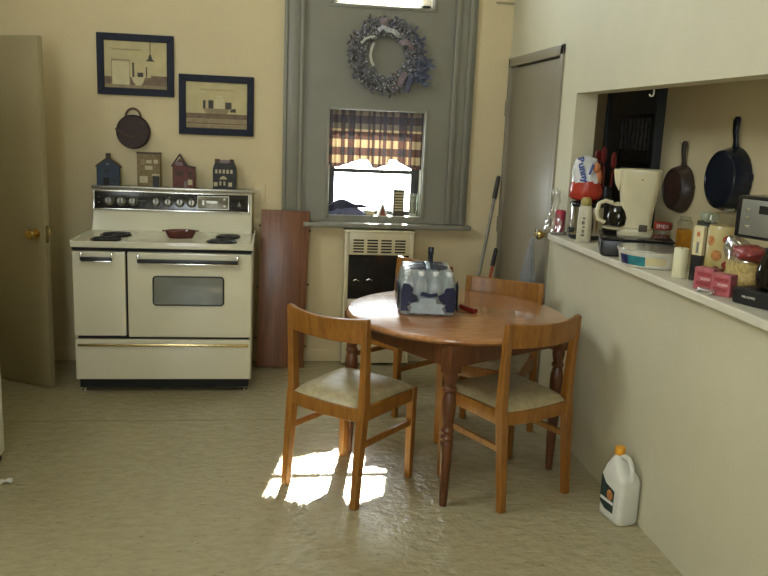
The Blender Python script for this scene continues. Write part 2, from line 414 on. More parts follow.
# left wall and rear wall, each with an unseen window added for fill light
LW = (-3.7, -2.2, 2.6, 3.7)
wall('wall_left', 'wall', [(LX - .15, LX, RY, LW[0], 0, H), (LX - .15, LX, LW[1], 0, 0, H), (LX - .15, LX, LW[0], LW[1], 0, LW[2]), (LX - .15, LX, LW[0], LW[1], LW[3], H)])
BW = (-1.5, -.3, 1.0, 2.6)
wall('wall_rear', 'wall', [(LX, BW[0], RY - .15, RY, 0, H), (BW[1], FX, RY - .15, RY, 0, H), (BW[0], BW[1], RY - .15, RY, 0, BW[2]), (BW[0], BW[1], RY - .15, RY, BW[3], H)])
def fill_win(name, pane, bars):  # out-of-view windows, added to let in more daylight
    w = struct(name)
    b = B()
    for bb in bars: b.bx(*bb)
    b.out('window_frame', 'white_paint', w, smooth=False)
    B().bx(*pane).out('window_pane', 'glass', w, smooth=False)
y0, y1, z0, z1 = LW
fill_win('fill_window_3', (LX - .10, LX - .096, y0, y1, z0, z1), [(LX - .12, LX - .07, y0, y0 + .05, z0, z1), (LX - .12, LX - .07, y1 - .05, y1, z0, z1), (LX - .12, LX - .07, y0, y1, z0, z0 + .05), (LX - .12, LX - .07, y0, y1, z1 - .05, z1), (LX - .12, LX - .07, y0, y1, 3.13, 3.17)])
x0, x1, z0, z1 = BW
fill_win('fill_window_4', (x0, x1, RY - .10, RY - .096, z0, z1), [(x0, x0 + .05, RY - .12, RY - .07, z0, z1), (x1 - .05, x1, RY - .12, RY - .07, z0, z1), (x0, x1, RY - .12, RY - .07, z0, z0 + .05), (x0, x1, RY - .12, RY - .07, z1 - .05, z1), (x0, x1, RY - .12, RY - .07, 1.78, 1.82)])
tag(B().bx(LX, 1.56, -.014, 0, 0, .085, bev=.004).out('baseboard_back', 'wall'), kind='structure')

# grey panelled window surround on the back wall
t1 = struct('trim_1')
def casing(name, x0, x1, z0, z1, y, steps):
    b = B()
    for (a, c, d) in steps: b.bx(x0 + a * (x1 - x0), x0 + c * (x1 - x0), -d, -.0005, z0, z1, bev=.004)
    return b.out(name, 'grey_trim', t1)
casing('left_pilaster', .055, .182, .985, H - .01, 0, [(0, .18, .05), (.18, .80, .036), (.80, 1, .058)])
casing('right_pilaster', 1.165, 1.318, .985, H - .01, 0, [(0, .20, .058), (.20, .62, .036), (.62, .82, .048), (.82, 1, .026)])
b = B(); PY = -.014
for bb in [(.182, W1[0], .985, H - .01), (W2[1], 1.165, .985, H - .01), (W1[0], W2[1], .985, W1[2]), (W1[0], W2[1], W1[3], W2[2]), (W1[0], W2[1], W2[3], H - .01), (W1[1], W2[1], W1[2], W1[3])]:
    b.bx(bb[0], bb[1], PY, -.0005, bb[2], bb[3])
b.bx(W2[0], W1[0], PY, -.0005, W2[2], W2[3]) if False else None
b.out('panel_board', 'grey_trim', t1, smooth=False)
b = B()   # painted boards lining both openings
for (a, c, d, e) in (W1, W2):
    b.bx(a, a + .007, -.006, .126, d + .004, e).bx(c - .007, c, -.006, .126, d + .004, e).bx(a + .007, c - .007, -.006, .126, e - .007, e)
b.out('opening_lining', 'grey_trim', t1, smooth=False)
b = B()   # thin beads round both openings
for (a, c, d, e) in (W1, W2):
    b.bx(a - .022, a, -.024, PY, d - .01, e + .022, bev=.003).bx(c, c + .022, -.024, PY, d - .01, e + .022, bev=.003).bx(a, c, -.024, PY, e, e + .022, bev=.003)
b.bx(W2[0] - .022, W2[1] + .022, -.024, PY, W2[2] - .022, W2[2], bev=.003)
b.out('opening_bead', 'grey_trim', t1)
t2 = struct('trim_2')
B().bx(.20, 1.342, -.105, -.0005, .952, .984, bev=.009, seg=3).out('window_stool', 'grey_trim', t2)
tag(B().bx(1.44, 1.56, -.012, -.0005, 2.452, 2.464).out('trim_3', 'baseboard', smooth=False), kind='structure')

def sash_window(name, W, zr, framem, mull=None):
    w = struct(name); x0, x1, z0, z1 = W
    b = B(); t = .045; ya, yb = .085, .125
    b.bx(x0 + .002, x0 + t, ya, yb, z0, z1).bx(x1 - t - .014, x1 - .002, ya, yb, z0, z1).bx(x0, x1, ya, yb, z1 - .04, z1).bx(x0, x1, ya, yb, z0 + .001, z0 + .03)
    b.out('window_frame', framem, w, smooth=False)
    b = B().bx(x0 + t, x1 - t, ya + .008, yb - .008, zr - .013, zr + .013)
    if mull: b.bx(mull - .01, mull + .01, ya + .008, yb - .008, z0 + .03, z1 - .04)
    b.out('sash_bar', framem, w, smooth=False)
    B().bx(x0 + .03, x1 - .03, .104, .107, z0 + .02, z1 - .02).out('window_pane', 'glass', w, smooth=False)
    return w
sash_window('window_1', W1, 1.322, 'shaded_sash')
sash_window('window_2', W2, 2.75, 'white_paint', .69)
tag(B().bx(.366, .999, .0, .125, 1.016, 1.0275, bev=.003).out('trim_4', 'white_paint'), kind='structure')

# right-hand door (closed) in the right wall
d2 = struct('door_2')
b = B()
b.bx(WX - .012, WX + WT, DY1 - .035, DY1, 0, DZ, bev=.003).bx(WX - .012, WX + WT, DY0, DY0 + .045, 0, DZ, bev=.003).bx(WX - .012, WX + WT, DY0, DY1, DZ - .055, DZ, bev=.003)
b.out('door_frame', 'door_grey', d2)
B().bx(WX + .012, WX + .05, DY0 + .05, DY1 - .038, .01, DZ - .062, bev=.002).out('door_panel', 'door_grey', d2)
for z in (1.78, 1.0, .25):
    B().bx(WX - .02, WX + .012, DY1 - .052, DY1 - .02, z - .05, z + .05, bev=.003).cyl((WX - .022, DY1 - .036, z - .052), (WX - .022, DY1 - .036, z + .052), .007).out('hinge', 'door_grey', d2)
B().bx(WX + .0105, WX + .0125, -.95, -.16, DZ - .0655, DZ - .0605).out('door_gap_shadow_line', 'dark_gap', d2, smooth=False)
kz, ky = 1.052, -.992
B().lathe([(.004, -.078), (.018, -.076), (.029, -.062), (.029, -.05), (.020, -.036), (.012, -.03), (.012, -.014), (.033, -.010), (.034, 0)], (WX + .012, ky, kz), 20, axis='x').out('doorknob', 'brass', d2)

# left-hand door, swung open into the room
d1 = struct('door_1', (-1.292, -.588, 0)); d1.rotation_euler = (0, 0, math.atan2(.588 - .392, 1.294 - 1.646))
B().bx(0, .80, -.02, .02, .008, 2.035, bev=.003).out('door_panel', 'door_brown', d1)
ang = d1.rotation_euler.z
kn = B()
for sg in (1, -1):
    kn.lathe([(.030, .02 * sg), (.030, .026 * sg), (.012, .030 * sg), (.012, .046 * sg), (.022, .052 * sg), (.029, .066 * sg), (.026, .078 * sg), (.012, .084 * sg)], (.062, 0, .93), 20, axis='y')
kn.out('doorknob', 'brass', d1)
B().bx(.0, .003, -.012, .012, .88, .98).out('latch_plate', 'brass', d1, smooth=False)
B().bx(.06, .64, .02, .024, .02, .05, bev=.001).out('kick_strip', 'door_brown', d1) if False else None

# dark glazed door across the passage behind the pass-through
d3 = struct('door_3')
B().bx(FX - .045, FX, -.985, -.315, 0, 2.08, bev=.004).out('door_panel', 'dark_door', d3)
b = B()
for bb in ((-.965, -.52, 1.46, 1.48), (-.965, -.52, 1.74, 1.76), (-.965, -.945, 1.46, 1.76), (-.54, -.52, 1.46, 1.76)): b.bx(FX - .055, FX - .045, *bb, bev=.002)
b.out('glazing_bead', 'black', d3)
B().bx(FX - .047, FX - .0455, -.945, -.54, 1.48, 1.74).out('glass_pane', 'dark_pane', d3, smooth=False)
B().grid(lambda u, v: Vector((FX - .0495 - .003 * math.sin(u * 46), -.943 + .40 * u, 1.55 + .185 * v)), 60, 4).out('lace_curtain', 'dark_curtain', d3)
B().bx(FX - .055, FX, -1.006, -.985, 0, 2.1, bev=.003).bx(FX - .055, FX, -.315, -.290, 0, 2.1, bev=.003).out('door_frame', 'dark_door', d3)

# ledge of the pass-through
lg = thing('serving_ledge', 'long cream painted ledge running the length of the kitchen pass-through', 'ledge', (0, 0, 0))
pts = [(1.49, OY0 - .05), (1.49, -1.235), (1.50, -1.19), (1.525, -1.15), (1.5595, -1.125)]
pts += [(1.5595, OY1 - .002), (FX - .002, OY1 - .002), (FX - .002, OY0 + .002), (1.5595, OY0 + .002), (1.5595, OY0 - .05)]
B().prism(pts, 'xy', OZ0 + .0005, S).out('ledge_top', 'ledge', lg, bevel=.004)
tag(B().tube([(1.66, -1.955, 1.834), (1.66, -1.955, 1.812), (1.654, -1.955, 1.803), (1.644, -1.955, 1.804), (1.640, -1.955, 1.812)], .004).out('ceiling_hook', 'white_plastic'), 'small white hook under the header of the pass-through', 'hook')
wo = thing('wall_switch', 'cream double wall plate behind the right end of the stove', 'switch plate', (-.09, 0, 1.162))
B().bx(-.038, .038, -.008, -.0005, -.058, .058, bev=.004).out('plate', 'wall', wo)
B().bx(-.008, .008, -.016, -.007, -.016, .016, bev=.003).out('toggle', 'cream_plastic', wo)

# ------------------------------------------------------------------ kitchen range
st = thing('kitchen_range', 'wide cream electric kitchen range with four coil burners and backguard', 'stove', (-.628, -.38, 0))
def L(x, y, z): return (x + .628, y + .38, z)
def lb(b, x0, x1, y0, y1, z0, z1, bev=0, seg=2): return b.bx(x0 + .628, x1 + .628, y0 + .38, y1 + .38, z0, z1, bev, seg)
lb(B(), -1.138, -.118, -.655, -.045, .075, .868, .006).out('body', 'enamel', st)
b = lb(B(), -1.142, -.110, -.705, -.045, .876, .908, .010, 3)
lb(b, -1.142, -.110, -.705, -.694, .900, .914, .004); lb(b, -1.142, -1.130, -.70, -.045, .900, .920, .005); lb(b, -.122, -.110, -.70, -.045, .900, .920, .005)
b.out('cooktop', 'enamel_top', st)
lb(B(), -1.136, -.120, -.690, -.64, .858, .877).out('cooktop_gap', 'dark_gap', st, smooth=False)
def burner(x, y, r):
    o = bpy.data.objects.new('burner', None); COL.objects.link(o); o.parent = st; o.location = L(x, y, .9085)
    B().lathe([(r * 1.07, 0), (r * 1.10, .004), (r * 1.06, .006), (r * .98, .003), (0.001, .002)], seg=36).out('drip_pan', 'black_gloss', o)
    pts = []
    for i in range(130):
        a = i / 129 * 4.2 * 2 * PI; rr = .02 + (r - .02) * i / 129
        pts.append((rr * math.cos(a), rr * math.sin(a), .009))
    B().tube(pts, .0055, 6).out('coil', 'coil', o)
burner(-.942, -.405, .086); burner(-.962, -.602, .080); burner(-.274, -.390, .070); burner(-.300, -.596, .084)
# backguard
b = B().prism([(a + .38, z) for a, z in ((-.04, .905), (-.175, .905), (-.165, .93), (-.125, 1.02), (-.10, 1.16), (-.095, 1.178), (-.04, 1.178))], 'yz', -1.132 + .628, -.136 + .628)
b.out('backguard', 'enamel', st, bevel=.004)
lb(B(), -1.142, -.128, -.118, -.036, 1.163, 1.184, .006).out('top_trim', 'trim_silver', st)
tilt = math.atan2(.025, .14)
cp = bpy.data.objects.new('control_panel', None); COL.objects.link(cp); cp.parent = st; cp.location = L(-.642, -.1135, 1.0925); cp.rotation_euler = (-tilt, 0, 0)
B().box((0, 0, 0), (.965, .012, .108), bev=.003).out('panel_glass', 'panel_black', cp)
B().box((0, -.007, .057), (.975, .010, .008), bev=.002).box((0, -.007, -.057), (.975, .010, .008), bev=.002).box((-.484, -.007, 0), (.008, .01, .12), bev=.002).box((.484, -.007, 0), (.008, .01, .12), bev=.002).out('panel_trim', 'chrome', cp)
for x in (-1.034, -.961, -.888, -.743, -.668, -.594, -.520):
    k = B().lathe([(.030, -.006), (.031, -.012), (.026, -.016), (.021, -.030), (.018, -.033), (.001, -.033)], (x + .642, 0, -.004), 20, axis='y').out('knob', 'knob_metal', cp)
    B().box((x + .642, -.035, -.004), (.006, .008, .036), bev=.002).out('knob_grip', 'black', k)
ck = B().box((.258, -.008, 0), (.190, .008, .082), bev=.002).out('clock_panel', 'panel_gold', cp)
B().box((.258, -.0125, .041), (.196, .004, .004)).box((.258, -.0125, -.041), (.196, .004, .004)).box((.160, -.0125, 0), (.004, .004, .082)).box((.356, -.0125, 0), (.004, .004, .082)).out('clock_rim', 'trim_silver', ck, smooth=False)
for c_, d_ in (((.25, -.0135, .004), (.07, .002, .016)), ((.33, -.0135, .024), (.012, .003, .012)), ((.33, -.0135, -.02), (.012, .003, .012)), ((.195, -.0135, .0), (.014, .003, .030))):
    B().box(c_, d_).out('clock_mark', 'trim_silver', ck, smooth=False)
B().prism([(.412, -.018), (.436, -.018), (.424, .016)], 'xz', -.0075, -.006).out('panel_emblem', 'oven_glass', cp, smooth=False)
for c_, d_ in (((-.455, -.0065, .02), (.008, .002, .008)), ((-.455, -.0065, -.015), (.008, .002, .008)), ((-.19, -.0065, .0), (.05, .002, .004))):
    B().box(c_, d_).out('indicator_mark', 'panel_gold', cp, smooth=False)
text('brand_script', 'tappan', .014, 'ink_text', st, L(-1.085, -.1186, 1.173), (PI / 2, 0, 0)) if False else None
# doors and drawer
FY = -.690
ld = lb(B(), -1.136, -.842, FY, -.654, .352, .853, .010, 3).out('side_door', 'enamel', st)
od = lb(B(), -.830, -.120, FY, -.654, .346, .853, .010, 3).out('oven_door', 'enamel', st)
dr = lb(B(), -1.134, -.122, FY, -.654, .086, .332, .010, 3).out('storage_drawer', 'enamel', st)
lb(B(), -1.12, -.135, -.668, -.655, .332, .352).out('drawer_gap', 'dark_gap', st, smooth=False)
lb(B(), -.842, -.830, -.668, -.655, .345, .853).out('door_gap', 'dark_gap', st, smooth=False)
def handle(par, x0, x1, z):
    b = B(); lb(b, x0, x1, FY - .034, FY - .014, z - .011, z + .011, .004)
    h = b.out('handle', 'black', par)
    b = B()
    for x in (x0 + .004, x1 - .004): lb(b, x - .006, x + .006, FY - .030, FY + .002, z - .010, z + .036, .003)
    lb(b, x0 + .006, x1 - .006, FY - .033, FY - .016, z - .017, z - .011, .002)
    b.out('handle_bracket', 'chrome', h)
handle(ld, -1.085, -.908, .814); handle(od, -.770, -.198, .806)
ow = lb(B(), -.684, -.284, FY - .006, FY + .002, .545, .713, .016, 4).out('oven_window', 'oven_glass', od)
b = B(); 
rp = []
for (cx, cz, a0) in ((-.300, .697, 0), (-.668, .697, 90), (-.668, .561, 180), (-.300, .561, 270)):
    for k in range(5):
        a = math.radians(a0 + 22.5 * k); rp.append(L(cx + .017 * math.cos(a), FY - .006, cz + .017 * math.sin(a)))
b.tube(rp, .0045, 6, loop=True); b.out('window_bezel', 'black', ow)
lb(B(), -1.118, -.136, FY - .012, FY + .002, .291, .306, .004).out('drawer_pull_strip', 'gold_trim', dr)
lb(B(), -1.118, -.136, -.66, -.05, .03, .082).out('kick_plate', 'dark_gap', st, smooth=False)
for x in (-1.095, -.160):
    for y in (-.64, -.08):
        B().cyl(L(x, y, 0), L(x, y, .012), .020, seg=14).cyl(L(x, y, .012), L(x, y, .08), .010, seg=10).out('leg', 'chrome', st)
# dish on the stove
dish = thing('spoon_rest_dish', 'dark red oval dish lying on the cooktop between the burners', 'dish', (-.555, -.445, .9088), .1)
B().lathe([(.001, .004), (.060, .003), (.072, .0), (.088, .030), (.094, .045), (.088, .046), (.080, .030), (.066, .010), (.001, .009)], seg=32, sx=1.02, sy=.62).out('bowl', 'red_dish', dish)
for x in (.098, -.098): B().box((x, .0, .043), (.022, .034, .008), bev=.003).out('grip', 'red_dish', dish)

# ------------------------------------------------------------------ little houses on the backguard
def house(name_label, x, w, pts, m, roofm, chim, wins, doors, d=.045):
    h = thing('wooden_house', name_label, 'ornament', (x, -.082, 1.1845), 0, 'wooden houses on the stove')
    B().prism(pts, 'xz', -d / 2, d / 2).out('facade', m, h, bevel=.001)
    return h
def hwin(h, x, z, w, hh, m='house_cream', y=-.0235):
    o = B().bx(x - w / 2, x + w / 2, y - .002, y + .002, z - hh / 2, z + hh / 2).out('window', m, h, smooth=False)
h = house('navy blue wooden house ornament with peaked roof and single chimney', -1.043, .14, [(-.066, 0), (.072, 0), (.072, .118), (.0, .168), (-.066, .122)], 'house_blue', 0, 0, 0, 0)
B().prism([(-.074, .114), (-.066, .128), (.003, .180), (.078, .124), (.084, .110), (.003, .166)], 'xz', -.03, .024).out('roof', 'house_roof', h)
B().bx(-.010, .016, -.012, .012, .168, .202).out('chimney', 'house_roof', h, smooth=False)
B().bx(-.024, .010, -.0255, -.0215, 0, .05).out('door', 'dark_gap', h, smooth=False)
hwin(h, .004, .135, .018, .014, 'oven_glass'); hwin(h, -.002, .092, .034, .022, 'house_black'); hwin(h, .044, .03, .022, .03, 'house_black')
h = house('square tan wooden house ornament with flat roof and dark door', -.790, .14, [(-.070, 0), (.072, 0), (.072, .212), (-.070, .215)], 'house_tan', 0, 0, 0, 0)
B().bx(-.073, .075, -.028, .024, .208, .217).out('roof', 'house_roof', h, smooth=False)
B().bx(.026, .066, -.0255, -.0215, 0, .068).out('door', 'house_black', h, smooth=False)
B().bx(.022, .070, -.030, -.0215, .070, .082, bev=.002).out('door_hood', 'house_cream', h)
hwin(h, -.030, .045, .050, .042); hwin(h, .002, .120, .046, .024); hwin(h, .004, .158, .034, .020); hwin(h, .046, .160, .026, .024); hwin(h, -.036, .155, .026, .034, 'ink_mid')
h = house('dull red wooden house ornament with steep left gable', -.575, .14, [(-.066, 0), (.072, 0), (.072, .128), (.016, .134), (-.022, .184), (-.066, .136)], 'house_red', 0, 0, 0, 0)
B().prism([(-.072, .130), (-.022, .202), (.020, .132), (.076, .126), (.076, .134), (.024, .142), (-.022, .216), (-.072, .142)], 'xz', -.030, .024).out('roof', 'house_roof', h)
hwin(h, -.022, .152, .042, .022, 'ribbon_mauve'); hwin(h, .044, .036, .030, .034, 'house_cream'); hwin(h, .044, .088, .032, .036, 'house_roof'); hwin(h, -.022, .092, .05, .03, 'house_roof')
B().bx(.006, .022, -.0255, -.0215, 0, .042).out('door', 'ribbon_mauve', h, smooth=False)
h = house('charcoal wooden house ornament with cream windows and two chimneys', -.318, .15, [(-.070, 0), (.074, 0), (.078, .135), (.066, .166), (-.058, .166), (-.070, .130)], 'house_black', 0, 0, 0, 0)
B().bx(-.058, -.028, -.014, .014, .164, .190).out('chimney', 'house_roof', h, smooth=False)
B().bx(.034, .062, -.014, .014, .164, .190).out('chimney', 'house_roof', h, smooth=False)
B().bx(-.026, .030, -.018, .018, .164, .184).out('gable_board', 'ribbon_mauve', h, smooth=False)
for i in range(5): hwin(h, -.048 + i * .024, .112, .014, .024)
B().prism([(-.030, .062), (.022, .062), (.010, .078), (-.004, .084), (-.018, .078)], 'xz', -.026, -.0215).out('porch', 'house_cream', h, smooth=False)
for i, x in enumerate((-.052, -.022, .004, .040)): hwin(h, x, .030 + .006 * (i in (1, 2)), .024 if i in (0, 3) else .012, .026)

# ------------------------------------------------------------------ framed pictures
def picture(label, x0, x1, z0, z1, fw):
    p = thing('framed_picture', label, 'picture', ((x0 + x1) / 2, 0, (z0 + z1) / 2), 0, 'framed kitchen prints')
    w, hh = (x1 - x0) / 2, (z1 - z0) / 2
    b = B()
    for pts in ([(-w, -hh), (w, -hh), (w - fw, -hh + fw), (-w + fw, -hh + fw)], [(-w, hh), (w, hh), (w - fw, hh - fw), (-w + fw, hh - fw)],
                [(-w, -hh), (-w, hh), (-w + fw, hh - fw), (-w + fw, -hh + fw)], [(w, -hh), (w, hh), (w - fw, hh - fw), (w - fw, -hh + fw)]):
        b.prism(pts, 'xz', -.024, -.001)
    b.out('frame', 'frame_blue', p, bevel=.003)
    pr = B().bx(-w + fw * .9, w - fw * .9, -.010, -.004, -hh + fw * .9, hh - fw * .9).out('print', 'paper', p, smooth=False)
    return p, pr, w - fw, hh - fw
INK = [0]
def ink(par, m, *shapes):
    INK[0] += 1
    for k, sh in enumerate(shapes): B().prism(sh, 'xz', -.0102 - .0002 * INK[0] - .00003 * k, -.0098).out('print_drawing', m, par, smooth=False)
def rect(a, b, c, d): return [(a, c), (b, c), (b, d), (a, d)]
def scribble(par, x0, x1, z, amp):
    b = B(); n = 60
    pts = [(x0 + (x1 - x0) * i / n, -.0118, z + amp * (math.sin(i * 1.9) * .7 + math.sin(i * .83 + 1) * .6)) for i in range(n + 1)]
    return b.tube(pts, .0012, 4).out('print_script', 'ink_mid', par)
p, pr, w, hh = picture('navy framed print of a crock and bowl under a hanging lamp, upper of the two', -1.107, -.637, 1.752, 2.126, .043)
ink(pr, 'ink_brown', rect(-w, w, -.128, -.075), rect(w - .10, w, -.075, -.062))
ink(pr, 'ink_mid', rect(-w, w, -.146, -.122), rect(-.150, -.146, -.13, .028), rect(-.04, -.036, -.13, .028), rect(-.148, -.038, .022, .032))
ink(pr, 'paper_light', rect(-.145, -.04, -.122, .018), [(-.028, -.072), (.055, -.072), (.045, -.105), (.03, -.125), (0, -.125), (-.016, -.105)])
ink(pr, 'ink_dark', rect(.086, .091, .06, .145), [(.076, .04), (.102, .04), (.094, .066), (.083, .066)], [(.060, .026), (.118, .026), (.100, .042), (.078, .042)], rect(-.022, -.010, -.075, .015), rect(.01, .045, -.072, -.045), rect(.062, .069, -.072, -.01))
scribble(pr, -.145, .03, .092, .006)
p, pr, w, hh = picture('navy framed print of jars and a basket on a shelf, lower of the two', -.608, -.134, 1.524, 1.900, .043)
ink(pr, 'ink_brown', rect(-w, w, -.085, -.052), rect(-w, w, -.120, -.112))
ink(pr, 'ink_mid', rect(-w, w, -.112, -.086), rect(-w, w, -.146, -.122), [(-.088, -.02), (.085, -.02), (.065, -.052), (-.065, -.052)])
ink(pr, 'ink_dark', rect(-.086, -.070, -.02, .03), rect(-.052, -.02, -.02, .032), rect(.055, .095, -.02, .022), [(.085, -.04), (.125, -.04), (.12, -.015), (.09, -.022)])
ink(pr, 'paper_light', rect(-.012, .046, -.018, .045), rect(-.004, .038, .048, .064))
scribble(pr, -.10, .10, .098, .006)

# hanging round wall basket
hb = thing('wall_pocket_basket', 'round dark woven wall pocket with bentwood loop handle above the stove', 'basket', (-.893, 0, 1.524))
B().lathe([(.001, -.012), (.100, -.012), (.108, -.018), (.104, -.024), (.096, -.018), (.001, -.016)], seg=32, axis='y').out('back_disc', 'dark_basket', hb)
n = 14
pp = [(.108 * math.cos(PI + PI * i / n) * .98, .108 * math.sin(PI + PI * i / n)) for i in range(n + 1)]
top = [(.106 * (1 - 2 * i / n) * 1.0, .016 - .046 * math.sin(PI * i / n)) for i in range(n + 1)]
b = B(); m = len(pp)
r0 = [Vector((x, -.018, z)) for x, z in pp]; r1 = [Vector((x * .93, -.055, z * .93)) for x, z in pp]
r2 = [Vector((-x, -.058, z)) for x, z in top]
b.rings([r0, r1, r2], closed=False, caps=False).out('pocket', 'dark_basket', hb)
B().tube([(-x, -.059, z + .002) for x, z in top], .004, 6).out('pocket_rim', 'wire_brown', hb)
B().tube([(.046 * math.cos(PI * i / 16), -.016, .094 + .052 * math.sin(PI * i / 16)) for i in range(17)], .007, 8).out('handle', 'wire_brown', hb)

# ------------------------------------------------------------------ table leaf leaning on the wall
lf = thing('table_leaf', 'spare red brown table leaf leaning upright against the wall beside the stove', 'table leaf', (.060, -.1700, 0.001), 0, rot=(-.095, .022, 0))
B().bx(-.158, .158, -.012, .010, .004, 1.058, bev=.003).out('board', 'leafwood', lf)
B().bx(-.159, -.150, -.0125, .0105, .03, 1.045, bev=.002).out('edge_strip', 'leafedge', lf)
for x, zz in ((-.158, (.95, .545, .20)), (.158, (.93, .57, .15))):
    for z in zz: B().cyl((x, 0, z), (x + (.014 if x > 0 else -.014), 0, z), .006, seg=10).out('dowel_pin', 'black', lf)

# ------------------------------------------------------------------ gas wall heater
ht = thing('wall_heater', 'cream gas wall heater with louvred top and dark glass front under the window', 'heater', (.712, 0, 0))
b = B(); x0, x1 = -.235, .235; D = -.125
b.bx(x0, x0 + .03, D, -.015, .02, .935, bev=.006).bx(x1 - .03, x1, D, -.015, .02, .935, bev=.006).bx(x0 + .03, x1 - .03, D, -.015, .775, .935, bev=.006)
b.bx(x0 + .03, x1 - .03, D, -.015, .02, .47, bev=.006).bx(x0 + .03, x1 - .03, -.03, -.015, .47, .775)
b.out('housing', 'heater', ht)
B().bx(x0 - .004, x1 + .004, D - .006, -.014, .925, .942, bev=.006).out('top_cap', 'heater', ht)
for i in range(4):
    for j in range(5):
        cx = -.141 + i * .094; cz = .796 + j * .0195
        B().bx(cx - .036, cx + .036, D - .0025, D + .004, cz - .0052, cz + .0052, bev=.002).out('louvre', 'dark_gap', ht)
B().bx(x0 + .03, x1 - .03, D + .012, D + .03, .47, .775).out('dark_front', 'heater_dark', ht, smooth=False)
b = B()
for (x, z) in ((-.15, .60), (-.06, .605)):
    b.tube([(x - .018, D + .008, z - .004), (x, D + .004, z + .006), (x + .02, D + .008, z - .004)], .004, 6)
b.out('pilot_wire', 'chrome', ht)
B().bx(x0 + .036, x1 - .036, D - .003, D + .002, .06, .42, bev=.004).out('lower_panel', 'heater', ht)

# ------------------------------------------------------------------ window dressing and sill
va = thing('valance_curtain', 'plaid brown, tan and navy ruffled valance across the lower window', 'curtain', (.668, -.035, 1.722))
B().cyl((-.305, .014, -.022), (.318, .014, -.022), .006).out('curtain_rod', 'white_plastic', va)
def vz(x):     # bottom edge height above 1.37, scalloped
    pts = [(-.31, .022), (-.27, .0), (-.235, .006), (-.10, .062), (-.055, .062), (-.03, .04), (-.012, .0), (.01, .0), (.08, .028), (.10, .066), (.14, .066), (.19, .032), (.25, .004), (.32, 0)]
    for (a, za), (c, zc) in zip(pts, pts[1:]):
        if a <= x <= c: return za + (zc - za) * (x - a) / (c - a)
    return 0
def vf(u, v):
    x = -.312 + .628 * u; zb = -.373 + vz(x) * .9; z = zb + (0 - zb) * v
    amp = .012 * (1 - .55 * v)
    y = amp * (math.sin(u * 78 + 1.2 * math.sin(u * 17)) + .5 * math.sin(u * 131 + 2)) - .012
    if v > .93: y *= .8
    return Vector((x + .004 * math.cos(u * 62), y, z))
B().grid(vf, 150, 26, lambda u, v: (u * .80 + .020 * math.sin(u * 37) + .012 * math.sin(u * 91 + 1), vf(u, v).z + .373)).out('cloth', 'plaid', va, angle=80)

def sill(name, label, cat, x, y=.05): return thing(name, label, cat, (x, y, 1.0277))
o = sill('folded_cloth_pile', 'heap of folded navy and blue cloth at the left of the window sill', 'cloth', .50, .035)
def heap(w, d, hts, seed):
    b = B()
    def f(u, v):
        x = (u - .5) * w; y = (v - .5) * d
        k = max(0, 1 - (2 * abs(v - .5)) ** 3.2)
        n = len(hts) - 1; q = u * n; i = min(int(q), n - 1); hz = hts[i] + (hts[i + 1] - hts[i]) * (q - i)
        return Vector((x, y, hz * k))
    b.grid(f, 26, 12).jitter(.005, 22, seed)
    for v in b.bm.verts: v.co.z = max(.0, v.co.z)
    return b
heap(.25, .072, [.036, .055, .062, .056, .046, .012], 1).out('blue_fold', 'blue_cloth', o)
b = heap(.28, .066, [.045, .085, .098, .084, .068, .066, .055], 2)
for v in b.bm.verts:
    if v.co.x > .06: v.co.z = max(v.co.z, .044)
b.out('navy_fold', 'navy_cloth', o).location = (.005, .004, .006)
o = sill('small_book', 'small flat brown book lying on the window sill right of the cloth', 'book', .652, .045)
B().bx(-.028, .035, -.03, .03, .0, .004).bx(-.028, .035, -.03, .03, .026, .030).bx(-.028, -.024, -.03, .03, 0, .03).out('cover', 'stripe_dark', o, smooth=False)
B().bx(-.024, .034, -.028, .028, .004, .026).out('pages', 'stripe_light', o, smooth=False)
o = sill('pyramid_ornament', 'small brick red pyramid ornament with pale edges on the window sill', 'ornament', .742, .03)
B().prism([(-.022, 0), (.022, 0), (0, .072)], 'xz', -.02, .02).out('red_face', 'roof_red', o, smooth=False)
B().prism([(-.036, 0), (-.022, 0), (.0, .074), (-.002, .088)], 'xz', -.022, .022).prism([(.036, 0), (.022, 0), (0, .074), (.002, .088)], 'xz', -.022, .022).out('pale_edge', 'white_paint', o, smooth=False)
o = sill('striped_tower_ornament', 'tall narrow striped wooden tower ornament standing on the window sill', 'ornament', .852, .04)
B().prism([(-.044, 0), (.044, 0), (.036, .028), (-.036, .028)], 'xz', -.026, .026).bx(-.036, .036, -.022, .022, .028, .172).out('tower_body', 'stripe_dark', o, smooth=False)
for i in range(7): B().bx(-.029, .029, -.024, -.020, .036 + i * .0192, .046 + i * .0192).out('pale_slat', 'stripe_light', o, smooth=False)
B().bx(-.040, .040, -.026, .026, .172, .180).out('tower_cap', 'stripe_dark', o, smooth=False)
o = sill('glass_vase', 'clear glass vase at the right end of the window sill', 'vase', .957, .045)
B().lathe([(.026, 0), (.030, .006), (.032, .05), (.034, .12), (.036, .152), (.033, .152), (.031, .12), (.029, .05), (.026, .01), (.001, .008)], seg=24).out('vase_glass', 'jar_glass', o)
tag(B().bx(-.028, .028, -.006, .006, 0, .012, bev=.004).out('sill_clip', 'grey_trim'), 'small grey clip lying on the window ledge near its right end', 'clip').location = (1.10, -.05, .984)

